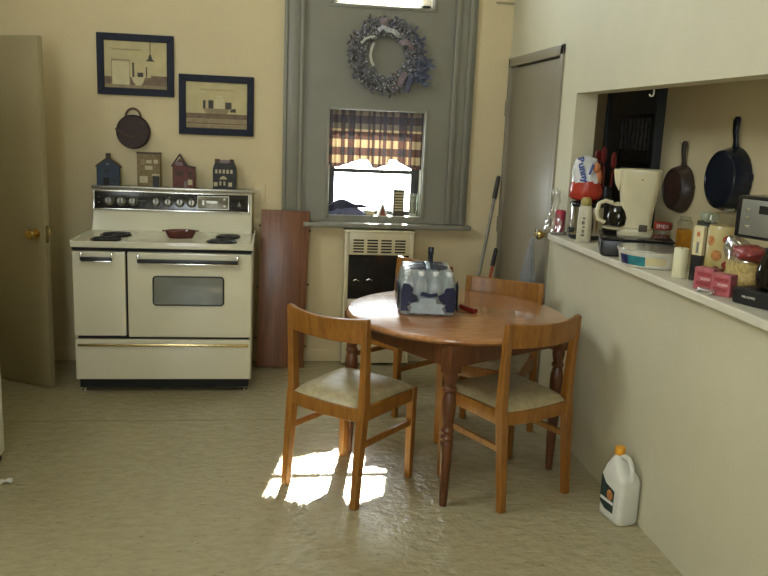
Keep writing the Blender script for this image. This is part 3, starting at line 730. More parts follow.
# ------------------------------------------------------------------ wreath
wr = thing('wreath', 'round dried vine wreath with berries, ribbons and blue flowers above the window', 'wreath', (.706, -.015, 2.072))
wr.scale = (.93, 1, .93)
b = B()
for k in range(9):
    ph = R.uniform(0, 6.3); f = R.choice((5, 6, 7, 8)); rad = R.uniform(.165, .225); am = R.uniform(.012, .026)
    pts = [((rad + am * math.cos(f * a + ph)) * math.cos(a), -.035 + am * .8 * math.sin(f * a + ph), (rad + am * math.cos(f * a + ph)) * math.sin(a)) for a in [2 * PI * i / 120 for i in range(120)]]
    b.tube(pts, R.uniform(.005, .009), 6, loop=True)
b.out('vine_ring', 'vine', wr)
def leaves(n, m, name, rmin, rmax, a0=0, a1=2 * PI, sz=(.03, .05)):
    b = B()
    for _ in range(n):
        a = R.uniform(a0, a1); r = R.uniform(rmin, rmax); c = Vector((r * math.cos(a), -.035 - R.uniform(0, .035), r * math.sin(a)))
        d = Vector((math.cos(a + R.uniform(-1.4, 1.4)), R.uniform(-.6, .1), math.sin(a + R.uniform(-1.4, 1.4)))).normalized()
        s_ = d.cross(Vector((R.uniform(-.3, .3), 1, R.uniform(-.3, .3)))).normalized(); ln = R.uniform(*sz); nn = d.cross(s_) * .005
        p = [c, c + d * ln * .5 + s_ * ln * .22 + nn, c + d * ln, c + d * ln * .5 - s_ * ln * .22 + nn]
        vs = [b.bm.verts.new(q) for q in p]; b.bm.faces.new((vs[0], vs[1], vs[2])); b.bm.faces.new((vs[0], vs[2], vs[3]))
    o = b.out(name, m, wr, smooth=False); o['kind'] = 'stuff'; return o
leaves(620, 'wreath_leaf', 'purple_leaves', .128, .250)
leaves(220, 'wreath_leaf_green', 'green_leaves', .128, .245)
leaves(40, 'vine', 'twigs', .19, .265, sz=(.03, .05))
b = B()
for _ in range(220):
    a = R.uniform(0, 2 * PI); r = R.uniform(.13, .25)
    b.sph((r * math.cos(a), -.062 - R.uniform(0, .02), r * math.sin(a)), R.uniform(.004, .0075), 1)
b.out('berries', 'berry', wr)['kind'] = 'stuff'
leaves(110, 'flower_navy', 'blue_flower_spray', .20, .315, -.62, -.08, (.03, .07))
leaves(40, 'flower_navy', 'upper_flower_spray', .18, .28, .15, .75, (.03, .05))
def band(pts, hw, m, name):
    b = B(); n = len(pts); pts = [Vector(q) for q in pts]; rr = []
    for i, q in enumerate(pts):
        d = (pts[min(i + 1, n - 1)] - pts[max(i - 1, 0)]).normalized(); s_ = d.cross(Vector((0, 1, 0))).normalized() * hw
        rr.append([q - s_, q + s_, q + s_ + Vector((0, .002, 0)), q - s_ + Vector((0, .002, 0))])
    return b.rings(rr).out(name, m, wr)
band([(-.085, -.07, .085), (-.10, -.075, .045), (-.108, -.075, .0), (-.098, -.075, -.04), (-.08, -.07, -.07)], .009, 'ribbon_pale', 'ribbon_tail')
band([(-.175, -.085, .075), (-.15, -.09, .105), (-.115, -.09, .12), (-.08, -.085, .125)], .008, 'ribbon_pale', 'ribbon_curl')
band([(-.06, -.08, .165), (-.03, -.10, .19), (.0, -.09, .175), (.045, -.10, .165), (.085, -.08, .14)], .016, 'berry', 'ribbon_loop')
band([(-.03, -.085, .25), (-.025, -.10, .22), (-.02, -.09, .19)], .030, 'ribbon_mauve', 'ribbon_bow')
band([(.10, -.08, .09), (.13, -.10, .10), (.165, -.10, .085), (.18, -.08, .05)], .018, 'ribbon_mauve', 'ribbon_loop')
band([(.14, -.08, -.10), (.115, -.10, -.15), (.10, -.09, -.20)], .02, 'ribbon_mauve', 'ribbon_tail')
band([(.19, -.08, -.12), (.165, -.10, -.18), (.16, -.08, -.24)], .016, 'flower_navy', 'ribbon_tail')

# ------------------------------------------------------------------ mop, broom, hanging bag
def stick(name, label, cat, top, bot, r, m, gripm, gripl, head):
    t = thing(name, label, cat, bot); d = Vector(top) - Vector(bot); n = d.normalized()
    B().cyl(n * .09, d - n * gripl, r, seg=12).out('handle', m, t)
    B().cyl(d - n * gripl, d, r * 1.45, r * 1.3, seg=12).sph(d, r * 1.3, 1).out('grip', gripm, t)
    return t, n
mp, n = stick('mop', 'tall grey handled mop with black grip leaning in the corner', 'mop', (1.520, -.055, 1.318), (1.255, -.36, 0.0), .0115, 'grey_handle', 'black', .15, 0)
B().cyl(n * .06, n * .16, .024, .016, seg=12).out('socket', 'grey_handle', mp)
b = B()
for k in range(60):
    a = R.uniform(0, 2 * PI); r = R.uniform(.02, .10)
    b.tube([n * .10 + Vector((.01 * math.cos(a), .01 * math.sin(a), 0)), Vector((r * .6 * math.cos(a), r * .6 * math.sin(a), .06)), Vector((r * math.cos(a), r * math.sin(a), .008))], .006, 5)
b.out('yarn_head', 'mop_yarn', mp)['kind'] = 'stuff'
br, n = stick('broom', 'shorter broom with orange red handle and black grip beside the mop', 'broom', (1.533, -.068, .822), (1.365, -.245, 0.0), .011, 'orange_handle', 'black', .115, 0)
B().box((0, 0, .10), (.20, .035, .035), (0, 0, -.6), bev=.008).out('head_block', 'red', br)
b = B()
for i in range(28):
    for j in range(3):
        x = -.092 + i * .0068; y = -.012 + j * .012; ca, sa = math.cos(-.6), math.sin(-.6)
        p = Vector((x * ca - y * sa, x * sa + y * ca, 0)); b.cyl(p + Vector((0, 0, .088)), p * 1.12 + Vector((0, 0, .004)), .0024, seg=4)
b.out('bristles', 'bristle', br)['kind'] = 'stuff'
bg = thing('plastic_bag', 'crumpled grey plastic bag hanging from the brass knob of the right door', 'bag', (1.480, -.992, .66))
def bagf(u, v):
    a = 2 * PI * u; h = .375 * v; w = .012 + .115 * (1 - v) ** .85
    if v < .06: w *= .75
    fold = 1 + .16 * math.sin(5 * a + 3 * v) + .09 * math.sin(11 * a + 9 * v)
    return Vector((.34 * w * fold * math.cos(a) - .008 * (1 - v), w * fold * math.sin(a) + .03 * (1 - v), h))
b = B(); b.grid(bagf, 44, 22); bmesh.ops.remove_doubles(b.bm, verts=b.bm.verts, dist=.0004)
b.out('bag_body', 'grey_bag', bg, angle=60)
B().tube([(.02, .022, .372), (.018, .028, .40), (.022, .016, .425), (.022, -.014, .424), (.018, -.026, .40), (.02, -.02, .372)], .004, 6).out('bag_handle', 'grey_bag', bg)

# ------------------------------------------------------------------ dining table
TC = Vector((.882, -1.727, 0)); TH = .765; e1 = Vector((.86, .51, 0)).normalized()
tb = thing('dining_table', 'round brown wooden dining table with four turned legs', 'table', TC, 0)
b = B(); prof = [(.955, .731), (.975, .735), (.985, .741), (1.0, .747), (1.0, .756), (.990, .763), (.978, .765)]
rr = []
for k, z in prof: rr.append([Vector((.53 * k * math.cos(2 * PI * i / 72), .53 * k * math.sin(2 * PI * i / 72), z)) for i in range(72)])
b.rings(rr).out('tabletop', 'tabletop', tb, angle=50)
corners = []
for sx, sy in ((-1, -1), (1, -1), (1, 1), (-1, 1)):
    n_ = Vector((-e1.y, e1.x, 0)); corners.append(e1 * .354 * sx + n_ * .354 * sy)
ra = math.atan2(e1.y, e1.x)
for c in corners:
    b = B().box((c.x, c.y, .671), (.062, .062, .122), (0, 0, ra), bev=.003)
    b.lathe([(.0155, 0), (.017, .010), (.0185, .03), (.0225, .15), (.0265, .26), (.0285, .295), (.0245, .305), (.030, .313), (.030, .322), (.024, .330), (.0235, .338), (.029, .346), (.029, .354), (.023, .362), (.0235, .378), (.029, .42), (.0315, .458), (.030, .490), (.024, .515), (.0225, .523), (.030, .531), (.030, .541), (.023, .549), (.0245, .558), (.0305, .585), (.0305, .614)], c, 20)
    b.out('leg', 'tablewood', tb, angle=40)
for i in range(4):
    a, c = corners[i], corners[(i + 1) % 4]; md = (a + c) / 2; ag = math.atan2((c - a).y, (c - a).x)
    B().box((md.x * 1.03, md.y * 1.03, 0.678), ((c - a).length - .062, .02, .088), (0, 0, ag), bev=.002).out('apron', 'tablewood', tb)

# ------------------------------------------------------------------ chairs
def make_chair(label):
    ch = thing('dining_chair', label, 'chair', (0, 0, 0), 0, 'honey oak dining chairs')
    X = .196; Y = .213
    for s in (-1, 1):
        B().bar([(s * X, -Y - .004, 0), (s * X, -Y + .012, .20), (s * X, -Y + .030, .40), (s * (X + .001), -Y + .038, .46), (s * (X + .004), -Y + .032, .65), (s * (X + .008), -Y + .020, .836)],
                [.0155, .017, .019, .018, .016, .0145], [.0165, .019, .022, .021, .018, .013]).out('rear_leg', 'oak', ch, angle=25, bevel=.003)
        B().bar([(s * X, Y - .004, 0), (s * X, Y - .006, .447)], [.0145, .0185], [.0145, .0185]).out('front_leg', 'oak', ch, bevel=.003)
        B().bx(s * X - .011, s * X + .011, -Y + .03, Y - .015, .385, .445, bev=.003).out('side_rail', 'oak', ch)
        B().bar([(s * X, -Y + .018, .278), (s * X, Y - .008, .278)], .009, .014, (1, 0, 0)).out('stretcher', 'oak', ch, bevel=.003)
    B().bx(-X + .012, X - .012, Y - .020, Y + .004, .385, .445, bev=.003).out('front_rail', 'oak', ch)
    def arc(x, y0, bow): return y0 - bow * (1 - (x / X) ** 2)
    def curved(z0, z1, y0a, y0b, th, bow, xw, name, dip=0):
        b = B(); rr = []
        for i in range(15):
            x = -xw + 2 * xw * i / 14; q = 1 - (x / xw) ** 2
            ya, yb = y0a - bow * q, y0b - bow * q
            rr.append([Vector((x, ya - th / 2, z0)), Vector((x, ya + th / 2, z0)), Vector((x, yb + th / 2, z1 - dip * q)), Vector((x, yb - th / 2, z1 - dip * q))])
        return b.rings(rr).out(name, 'oak', ch, bevel=.003)
    curved(.385, .445, -Y + .026, -Y + .028, .022, .018, X - .012, 'rear_rail')
    curved(.728, .840, -Y + .038, -Y + .024, .021, .048, X + .020, 'top_rail', .012)
    # padded seat
    def sf(u, v):
        x = (u - .5); y = (v - .5); k = (1 - (2 * abs(x)) ** 4) * (1 - (2 * abs(y)) ** 4)
        bow = -.014 * (1 - (2 * x) ** 2) if v < .5 else 0
        return Vector((x * (.352 + .062 * v), .006 + y * .402 + bow * (1 - 2 * min(v, .5)), .4465 + .042 * max(k, 0) ** .42))
    b = B(); b.grid(sf, 24, 24)
    low = [Vector((x, y, .4455)) for x, y in ((-.17, -.185), (.17, -.185), (.198, .19), (-.198, .19))]
    vs = [b.bm.verts.new(q) for q in low]; b.bm.faces.new(vs[::-1])
    b.out('seat', 'vinyl', ch, angle=70)
    return ch
def put(ch, x, y, fx, fy): ch.location = (x, y, 0); ch.rotation_euler = (0, 0, math.atan2(fy, fx) - PI / 2)
cA = make_chair('oak dining chair in the sun patch at the front left of the table')
cB = dup_tree(cA); cB['label'] = 'oak dining chair at the front right of the table, back towards us, near the wall'
cC = dup_tree(cA); cC['label'] = 'oak dining chair at the far right of the table, in front of the right door'
cD = dup_tree(cA); cD['label'] = 'oak dining chair behind the table, in front of the heater, mostly hidden'
put(cA, .367, -1.937, .675, .738); put(cB, 1.080, -2.008, -.44, .9); put(cC, 1.150, -1.430, -.53, -.848); put(cD, .755, -.835, -.80, -.60)

# ------------------------------------------------------------------ things on the table
wp = thing('water_bottle_pack', 'shrink wrapped pack of water bottles with navy print on the table', 'bottle pack', (.737, -1.672, .7655), -.114)
bw = .0655; NX, NYY = 4, 5
proto = None
for i in range(NX):
    for j in range(NYY):
        c = ((i - 1.5) * bw, (j - 2) * bw, 0)
        if proto is None:
            proto = B().lathe([(.024, .0), (.0305, .006), (.031, .03), (.029, .045), (.031, .06), (.029, .075), (.031, .092), (.031, .125), (.029, .145), (.016, .180), (.0125, .186), (.0125, .192)], seg=16).out('water_bottle', 'water_bottle', wp)
            B().lathe([(.015, .184), (.0155, .200), (.014, .203), (.001, .203)], seg=14).out('bottle_cap', 'white_cap', proto)
            o = proto
        else: o = dup_tree(proto, wp)
        o.location = c
def wrap(z, k, bulge):
    a, c = NX * bw / 2 * k + bulge, NYY * bw / 2 * k + bulge; r = .03; pts = []
    for (sx, sy, a0) in ((1, 1, 0), (-1, 1, 90), (-1, -1, 180), (1, -1, 270)):
        for q in range(6):
            t = math.radians(a0 + 18 * q); pts.append(Vector((sx * (a - r) + r * math.cos(t), sy * (c - r) + r * math.sin(t), z)))
    return pts
b = B(); b.rings([wrap(.001, .97, .001), wrap(.012, 1, .002), wrap(.07, 1, .003), wrap(.13, 1, .001), wrap(.165, .95, 0), wrap(.198, .84, 0), wrap(.206, .78, 0), wrap(.208, .4, 0)])
bmesh.ops.subdivide_edges(b.bm, edges=b.bm.edges[:], cuts=2, use_grid_fill=True)
b.jitter(.006, 26, 3)
for v in b.bm.verts: v.co.z = max(.0006, v.co.z)
b.out('shrink_wrap', 'bottle_film', wp, angle=60)
fy = -NYY * bw / 2 - .0095; hx = NX * bw / 2
def film(name, shapes, m, y0=fy):
    b = B()
    for sh in shapes: b.prism(sh, 'xz', y0 - .0012, y0)
    return b.out(name, m, wp, smooth=False)
film('navy_print', [[(-.126, .022), (-.085, .024), (-.098, .042), (-.072, .060), (-.046, .072), (-.052, .096), (-.075, .108), (-.070, .128), (-.090, .150), (-.118, .152), (-.126, .120)]], 'navy_print')
film('navy_print', [[(.126, .022), (.085, .022), (.082, .045), (.070, .060), (.052, .078), (.046, .098), (.072, .112), (.080, .135), (.118, .140), (.126, .115)]], 'navy_print')
film('navy_print', [[(-.040, .098), (.005, .090), (.046, .096), (.040, .112), (.012, .106), (-.030, .116)]], 'navy_print')
film('pale_print', [[(-.080, .014), (.082, .012), (.066, .040), (.086, .058), (.040, .060), (.034, .084), (-.036, .086), (-.042, .062), (-.094, .066), (-.074, .044)]], 'pale_print')
for s in (-1, 1):
    b = B(); xs = s * (hx + .0085)
    b.prism([(-.155, .02), (.15, .02), (.15, .12), (.08, .15), (-.02, .12), (-.10, .16), (-.155, .14)], 'yz', xs, xs + s * .0012).out('navy_print', 'navy_print', wp, smooth=False)
b = B().prism([(-.07, -.10), (.08, -.09), (.10, -.02), (.05, .05), (-.06, .03), (-.10, -.04)], 'xy', .2105, .2115).prism([(-.05, .07), (.09, .06), (.08, .12), (-.06, .12)], 'xy', .2105, .2115)
b.out('top_print', 'navy_print', wp, smooth=False)
b = B(); b.tube([(0 + .0, y, z) for y, z in ((-.09, .210), (-.05, .222), (0, .226), (.05, .222), (.09, .210))], .010, 6, flat=.25).out('carry_strap', 'pale_print', wp)
db = thing('sauce_bottle', 'dark narrow necked bottle standing behind the water pack on the table', 'bottle', (.800, -1.440, .7655))
B().lathe([(.028, 0), (.031, .006), (.031, .13), (.028, .155), (.015, .185), (.013, .20), (.013, .235)], seg=20).out('bottle', 'dark_bottle', db)
B().lathe([(.0155, .232), (.0155, .262), (.014, .266), (.001, .266)], seg=16).out('cap', 'dark_bottle', db)
rt = thing('utility_knife', 'small red handled knife lying on the table right of the water pack', 'knife', (.940, -1.720, .7655), -1.2)
B().box((0, 0, .011), (.125, .024, .020), (0, 0, 0), bev=.008, seg=3).box((.052, 0, .012), (.03, .028, .022), bev=.008, seg=3).out('handle', 'knife_red', rt)
B().bx(-.10, -.058, -.007, .007, .009, .012).out('blade', 'chrome', rt, smooth=False)

# ------------------------------------------------------------------ floor items
jg = thing('cleaner_jug', 'white plastic cleaner jug with orange cap on the floor by the right wall', 'jug', (1.496, -2.372, .0005), -1.38)
jg.scale = (.90, .95, .96)
# local x: width along the wall (front edge to the left), y: thickness
def jring(z, w, d, r=.024, off=0):
    pts = []
    for (sx, sy, a0) in ((1, 1, 0), (-1, 1, 90), (-1, -1, 180), (1, -1, 270)):
        for q in range(5):
            t = math.radians(a0 + 22.5 * q); pts.append(Vector((off + sx * (w - r) + r * math.cos(t), sy * (d - r) + r * math.sin(t), z)))
    return pts
b = B(); b.rings([jring(0, .076, .046), jring(.010, .084, .052), jring(.03, .086, .054), jring(.20, .086, .054), jring(.222, .080, .050, .03, -.002), jring(.242, .060, .044, .03, -.018), jring(.268, .038, .034, .028, -.028), jring(.290, .022, .022, .0215, -.032), jring(.306, .019, .019, .0185, -.032)])
b.out('jug_body', 'jug_white', jg, angle=60)
B().lathe([(.023, .298), (.024, .302), (.024, .328), (.021, .332), (.001, .332)], (-.032, 0, 0), 20).out('screw_cap', 'orange_cap', jg)
B().tube([(-.012, 0, .290), (.012, 0, .302), (.040, 0, .300), (.062, 0, .280), (.076, 0, .250), (.079, 0, .21)], [.010, .0115, .012, .012, .012, .010], 10).out('grip_handle', 'jug_white', jg)
lo = B().prism([(-.070, .198), (-.035, .165), (.035, .150), (.035, .045), (-.03, .045), (-.07, .065)], 'xz', -.0555, -.0535).out('label_patch', 'label_green', jg, smooth=False)
B().lathe([(.024, -.0564), (.001, -.0566)], (.004, 0, .122), 18, axis='y').out('label_picture', 'label_fruit', lo, smooth=False)
B().bx(-.068, .034, -.0564, -.0553, .082, .096).out('label_band', 'white_ink', lo, smooth=False)
lo2 = B().prism([(-.0865, 0)], 'xz', 0, 0) if False else None
b = B().prism([(-.045, .190), (.03, .160), (.045, .10), (.045, .035), (-.01, .04), (-.045, .07)], 'yz', -.0875, -.0855).out('front_label', 'label_green', jg, smooth=False)
B().prism([(-.03, .14), (.0, .15), (.03, .13), (.036, .108), (-.02, .108)], 'yz', -.0882, -.0874).out('label_picture', 'label_fruit', b, smooth=False)
B().prism([(-.044, .088), (.044, .088), (.044, .102), (-.044, .102)], 'yz', -.0882, -.0874).out('label_band', 'white_ink', b, smooth=False)
ps = B().grid(lambda u, v: Vector(((u - .5) * .05, (v - .5) * .035, .004 + .012 * abs(math.sin(u * 4 + v * 5)))), 6, 5).out('paper_scrap', 'paper_scrap', smooth=False)
tag(place(ps, (-1.153, -1.905, 0), .3), 'scrap of crumpled white paper on the floor at the left', 'paper')
fr = thing('refrigerator', 'white refrigerator whose right side just enters at the left edge', 'refrigerator', (-1.585, -2.035, 0))
B().bx(-.345, .345, -.33, .405, .035, 1.68, bev=.02, seg=3).out('cabinet', 'fridge', fr)
B().bx(-.345, .345, -.395, -.335, .06, 1.16, bev=.015, seg=3).out('lower_door', 'fridge', fr)
B().bx(-.345, .345, -.395, -.335, 1.17, 1.68, bev=.015, seg=3).out('freezer_door', 'fridge', fr)
B().bx(-.33, .33, -.33, .39, .0, .04).out('base_shadow', 'dark_gap', fr, smooth=False)  # black box painted as the shade under the cabinet
B().bx(.28, .30, -.43, -.395, .75, 1.1, bev=.005).out('handle', 'chrome', fr)

# ------------------------------------------------------------------ skillets on the far wall
def skillet(label, y, z, r, hl, m, inner, tilt, lip):
    s = thing('skillet', label, 'frying pan', (FX - .001, y, z), 0, 'skillets hung on the far wall', rot=(tilt, 0, 0))
    d = r * .46
    b = B().lathe([(r * .97, -.004), (r * 1.0, -.004), (r * 1.0, -.012), (r * .87, -d), (r * .84, -d - .003), (r * .80, -d - .003), (r * .79, -d), (.001, -d)], seg=40, axis='x')
    for sg in (-1, 1): b.box((-.010, sg * r * .98, r * .16), (.012, r * .12, r * .2), bev=.004)
    b.out('pan_body', m, s)
    if inner: B().lathe([(r * .60, -d - .001), (.001, -d - .002)], seg=32, axis='x').out('worn_base', inner, s)
    b = B().bar([(-.012, 0, r * .96), (-.016, 0, r * 1.15), (-.024, 0, r + hl * .5), (-.024, 0, r + hl * .86), (-.020, 0, r + hl)], [.008, .007, .008, .009, .007], [r * .14, r * .09, r * .10, r * .13, r * .09], (1, 0, 0))
    b.out('handle', m, s, bevel=.004)
    B().tube([(-.0, 0, r + hl * .9), (-.045, 0, r + hl * .9), (-.052, 0, r + hl * .93)], .003, 6).out('hanging_nail', 'chrome', s)
    if lip: B().tube([(-d - .002, r * .80 * math.cos(a), r * .80 * math.sin(a)) for a in [2 * PI * i / 40 for i in range(40)]], .004, 6, loop=True).out('base_ring', m, s)
    return s
skillet('large black skillet hanging by its handle on the far wall', -1.775, 1.440, .160, .140, 'pan_iron', None, .02, True)
skillet('small rusty brown skillet hanging left of the large black one', -1.300, 1.360, .130, .125, 'pan_brown', 'pan_red', .03, True)

# ------------------------------------------------------------------ ledge items
def on(name, label, cat, x, y, rz=0, z=S + .0004, group=None): return thing(name, label, cat, (x, y, z), rz, group)
# clear bag with pink cup and a grey dish, at the far end
o = on('pink_tumbler', 'pink plastic tumbler in a clear bag at the far end of the ledge', 'cup', 1.535, -1.257, 0, S + .0066)
o.scale = (.95, .95, .88)
B().lathe([(.024, 0), (.026, .004), (.030, .12), (.033, .142), (.030, .142), (.024, .012), (.001, .010)], seg=20).out('cup', 'pink', o)
o = on('clear_bag', 'crumpled clear plastic bag draped round the pink tumbler', 'bag', 1.520, -1.252)
def cb(u, v):
    a = 2 * PI * u; w = (.052 - .040 * v + .008 * math.sin(v * 9)) * (1 + .16 * math.sin(5 * a + 4 * v) + .1 * math.sin(9 * a - 6 * v))
    if v < .05: w *= .8
    return Vector((max(-.050, w * .95 * math.cos(a)) - .014, min(.036, w * .8 * math.sin(a)), .005 + .24 * v))
b = B(); b.grid(cb, 36, 18); bmesh.ops.remove_doubles(b.bm, verts=b.bm.verts, dist=.0003); b.jitter(.012, 28, 3)
for v in b.bm.verts: v.co.z = max(.0, v.co.z); v.co.x = min(.036, v.co.x)
b.out('bag_film', 'clear_plastic', o, smooth=False)
o = on('pewter_dish', 'small low grey dish beside the slow cooker on the ledge', 'dish', 1.535, -1.258)
o.scale = (.80, .80, 1)
B().lathe([(.044, 0), (.050, .003), (.055, .014), (.052, .016), (.046, .008), (.001, .006)], seg=28).out('dish', 'grey_dish', o)
# slow cooker
o = on('slow_cooker', 'round chrome slow cooker with black rim holding a bread bag', 'slow cooker', 1.632, -1.390)
B().lathe([(.082, 0), (.086, .004), (.086, .020), (.084, .022)], seg=36).out('base', 'black', o)
B().lathe([(.083, .020), (.086, .022), (.086, .168), (.083, .17)], seg=36).out('shell', 'chrome', o)
B().lathe([(.086, .168), (.092, .172), (.092, .184), (.086, .190), (.060, .197), (.001, .199)], seg=36).out('rim_lid', 'black_gloss', o)
B().lathe([(.013, -.105), (.016, -.100), (.016, -.090), (.010, -.082)], (0, -.022, .045), 16, axis='x').out('control_knob', 'black', o)
# bread bag on the cooker
o = on('bread_bag', 'white and red bread bag with blue lettering sitting on the slow cooker', 'bread', 1.612, -1.392, 1.23, S + .2)
o.scale = (1.0, .98, 1.15)
def bb(z, w, d, off=0): return [Vector((d * math.cos(a) * (1 + .06 * math.sin(3 * a + z * 40)), w * math.sin(a) * (1 + .06 * math.cos(4 * a + z * 30)) + off, z)) for a in [2 * PI * i / 24 for i in range(24)]]
b = B(); b.rings([bb(.0, .060, .050), bb(.012, .080, .062), bb(.05, .084, .064), bb(.085, .078, .06)]); b.jitter(.006, 24, 4)
for v in b.bm.verts: v.co.z = max(.001, v.co.z)
b.out('red_end', 'bread_red', o, angle=70)
b = B(); b.rings([bb(.080, .079, .061), bb(.12, .074, .056, .006), bb(.16, .066, .05, .010), bb(.185, .050, .036, .012), bb(.195, .028, .02, .012)]); bmesh.ops.subdivide_edges(b.bm, edges=b.bm.edges[:], cuts=1, use_grid_fill=True); b.jitter(.010, 34, 6)
b.out('white_end', 'bread_white', o, angle=40)
text('lettering', 'Bunny', .046, 'blue_ink', o, (-.066, .026, .138), (PI / 2 + .0, PI / 2 - .35, -PI / 2), .002, bold=.0022)
B().box((-.060, -.018, .142), (.004, .012, .050), (.35, 0, 0), bev=.001).out('blue_print', 'blue_ink', o)
B().sph((-.045, -.045, .15), (.016, .022, .022), 2).sph((-.03, -.058, .11), (.02, .02, .035), 2).out('orange_print', 'orange_ink', o)
# lotion bottle
o = on('lotion_bottle', 'slim beige bottle with gold cap in front of the slow cooker', 'bottle', 1.568, -1.528, .95)
o.scale = (1.2, 1.2, 1)
B().rings([[Vector((.024 * k * math.cos(a), .031 * k * math.sin(a), z)) for a in [2 * PI * i / 24 for i in range(24)]] for k, z in ((.90, 0), (1, .006), (.98, .10), (.88, .165), (.74, .185))]).out('bottle', 'lotion', o)
B().lathe([(.021, .184), (.023, .188), (.022, .212), (.016, .224), (.001, .226)], seg=20).out('cap', 'gold_cap', o)
for q, (zz, hh) in enumerate(((.030, .012), (.048, .016), (.072, .010), (.090, .018), (.116, .010))):
    B().bx(-.0247, -.0232, -.008 + .002 * (q % 2), .006 - .002 * (q % 3), zz, zz + hh).out('label_print', 'ink_text', o, smooth=False)
# knife block
o = on('utensil_holder', 'black utensil holder with red utensils between slow cooker and coffee maker', 'utensil holder', 1.748, -1.325)
B().lathe([(.030, 0), (.033, .004), (.035, .27), (.031, .27), (.029, .012), (.001, .010)], seg=28).out('holder', 'black', o)
for lab, dx, dy, tx, ty, ln, kind in (('red spatula leaning left in the black utensil holder', -.020, .012, -.10, .01, .455, 0), ('red ladle upright in the middle of the black utensil holder', .0, .016, -.04, .015, .47, 1), ('red serving spoon rightmost in the black utensil holder', .022, -.008, .03, -.03, .44, 1)):
    u = on('red_utensil', lab, 'utensil', 1.748 + dx * .6, -1.325 + dy * .6, .5, S + .0115, 'red utensils in the holder')
    d_ = Vector((tx * math.cos(.5) + ty * math.sin(.5), -tx * math.sin(.5) + ty * math.cos(.5), 1)) * ln
    B().tube([(0, 0, .006), d_ * .5, d_ * .78], [.006, .007, .006], 8).out('handle', 'dark_red', u)
    if kind: B().sph(d_ * .9, (.022, .009, .048), 2).out('bowl', 'dark_red', u)
    else: B().box(d_ * .88, (.045, .006, .09), bev=.003).out('blade', 'dark_red', u)
# black base with coffee maker
o = on('pod_drawer', 'low black drawer base under the cream coffee maker', 'coffee base', 1.662, -1.915, -.36)
B().bx(-.158, .158, -.150, .150, 0, .080, bev=.02, seg=3).out('drawer_body', 'black', o)
B().bx(-.160, .160, -.152, .152, .076, .084, bev=.004).out('top_mat', 'black_gloss', o)
B().bx(-.162, -.157, -.04, .04, .036, .046, bev=.001).out('pull', 'black_gloss', o)
cm = on('coffee_maker', 'cream drip coffee maker with carafe on the black drawer base', 'coffee maker', 1.676, -1.875, 1.15, S + .0848)
cm.scale = (.9, .92, .87)
# local: -x faces the room, y along the ledge
b = B()
def tap(z, k, dx=0): return [Vector((dx + k * q.x, k * q.y, z)) for q in jring(0, .088, .094, .035)]
b.rings([tap(.0, .90), tap(.010, .94), tap(.034, .92), tap(.045, .78, .02)]).out('base', 'cream_plastic', cm)
b = B(); b.rings([tap(.040, .80, .02), tap(.12, .84, .02), tap(.22, .96, .01), tap(.325, 1.06, 0), tap(.338, 1.07, 0)]).out('tower', 'cream_plastic', cm, angle=50)
b = B(); b.rings([tap(.336, 1.09), tap(.346, 1.09), tap(.350, 1.05)]).out('lid', 'cream_plastic', cm)
b = B(); b.rings([[Vector((x, y * w + .095, z)) for x, y in ((-.06, 0), (.06, 0), (.05, .03), (-.05, .03))] for z, w in ((.235, .1), (.27, .75), (.33, 1.1), (.345, 1.1))]).out('filter_basket', 'cream_plastic', cm)
cf = B().lathe([(.040, .045), (.052, .052), (.058, .09), (.050, .135), (.040, .155), (.038, .155), (.048, .133), (.055, .09), (.050, .056), (.001, .050)], (-.01, .085, 0), 24).out('carafe', 'carafe_glass', cm)
B().tube([(-.03, .120, .165), (-.03, .155, .175), (-.03, .185, .160), (-.03, .194, .115), (-.03, .184, .075), (-.03, .150, .058)], [.011, .012, .012, .012, .012, .011], 10).out('carafe_handle', 'cream_plastic', cf)
B().lathe([(.042, .154), (.043, .162), (.02, .170), (.001, .170)], (-.01, .085, 0), 20).out('carafe_lid', 'cream_plastic', cf)
B().bx(-.10, -.080, -.055, -.015, .030, .064, bev=.003).out('power_switch', 'stripe_dark', cm)
B().lathe([(.004, -.096), (.001, -.097)], (0, -.01, .298), 10, axis='x').out('indicator_dot', 'black', cm)
B().lathe([(.045, .034), (.075, .030), (.078, .038), (.045, .042)], (-.01, .085, 0), 24).out('warming_plate', 'cream_plastic', cm)
# pie tin
o = on('pie_container', 'round white pie container with navy and teal label at the ledge front', 'food container', 1.600, -2.222, -.12)
o.scale = (1.14, 1.14, 1.05)
B().lathe([(.108, 0), (.114, .004), (.122, .050), (.126, .058), (.128, .066), (.120, .070), (.108, .064), (.06, .062), (.001, .063)], seg=44).out('tub', 'tin_white', o)
def arcpatch(a0, a1, z0, z1, r, m, name):
    B().grid(lambda u, v: Vector(((r + .008 * v) * math.cos(a0 + (a1 - a0) * u), (r + .008 * v) * math.sin(a0 + (a1 - a0) * u), z0 + (z1 - z0) * v)), 14, 2).out(name, m, o)
arcpatch(math.radians(186), math.radians(207), .010, .048, .1165, 'navy_label', 'navy_label')
arcpatch(math.radians(207), math.radians(240), .010, .048, .1165, 'teal', 'teal_label')
arcpatch(math.radians(240), math.radians(275), .016, .046, .1165, 'ivory_box', 'yellow_label')
B().prism([(-.06, .05), (.02, -.05), (.07, -.045), (.03, .0), (.01, .055)], 'xy', .0655, .0665).out('lid_label', 'navy_label', o, smooth=False)
B().lathe([(.110, .069), (.128, .069), (.126, .072), (.112, .072)], seg=44).out('lid_rim', 'foil', o)
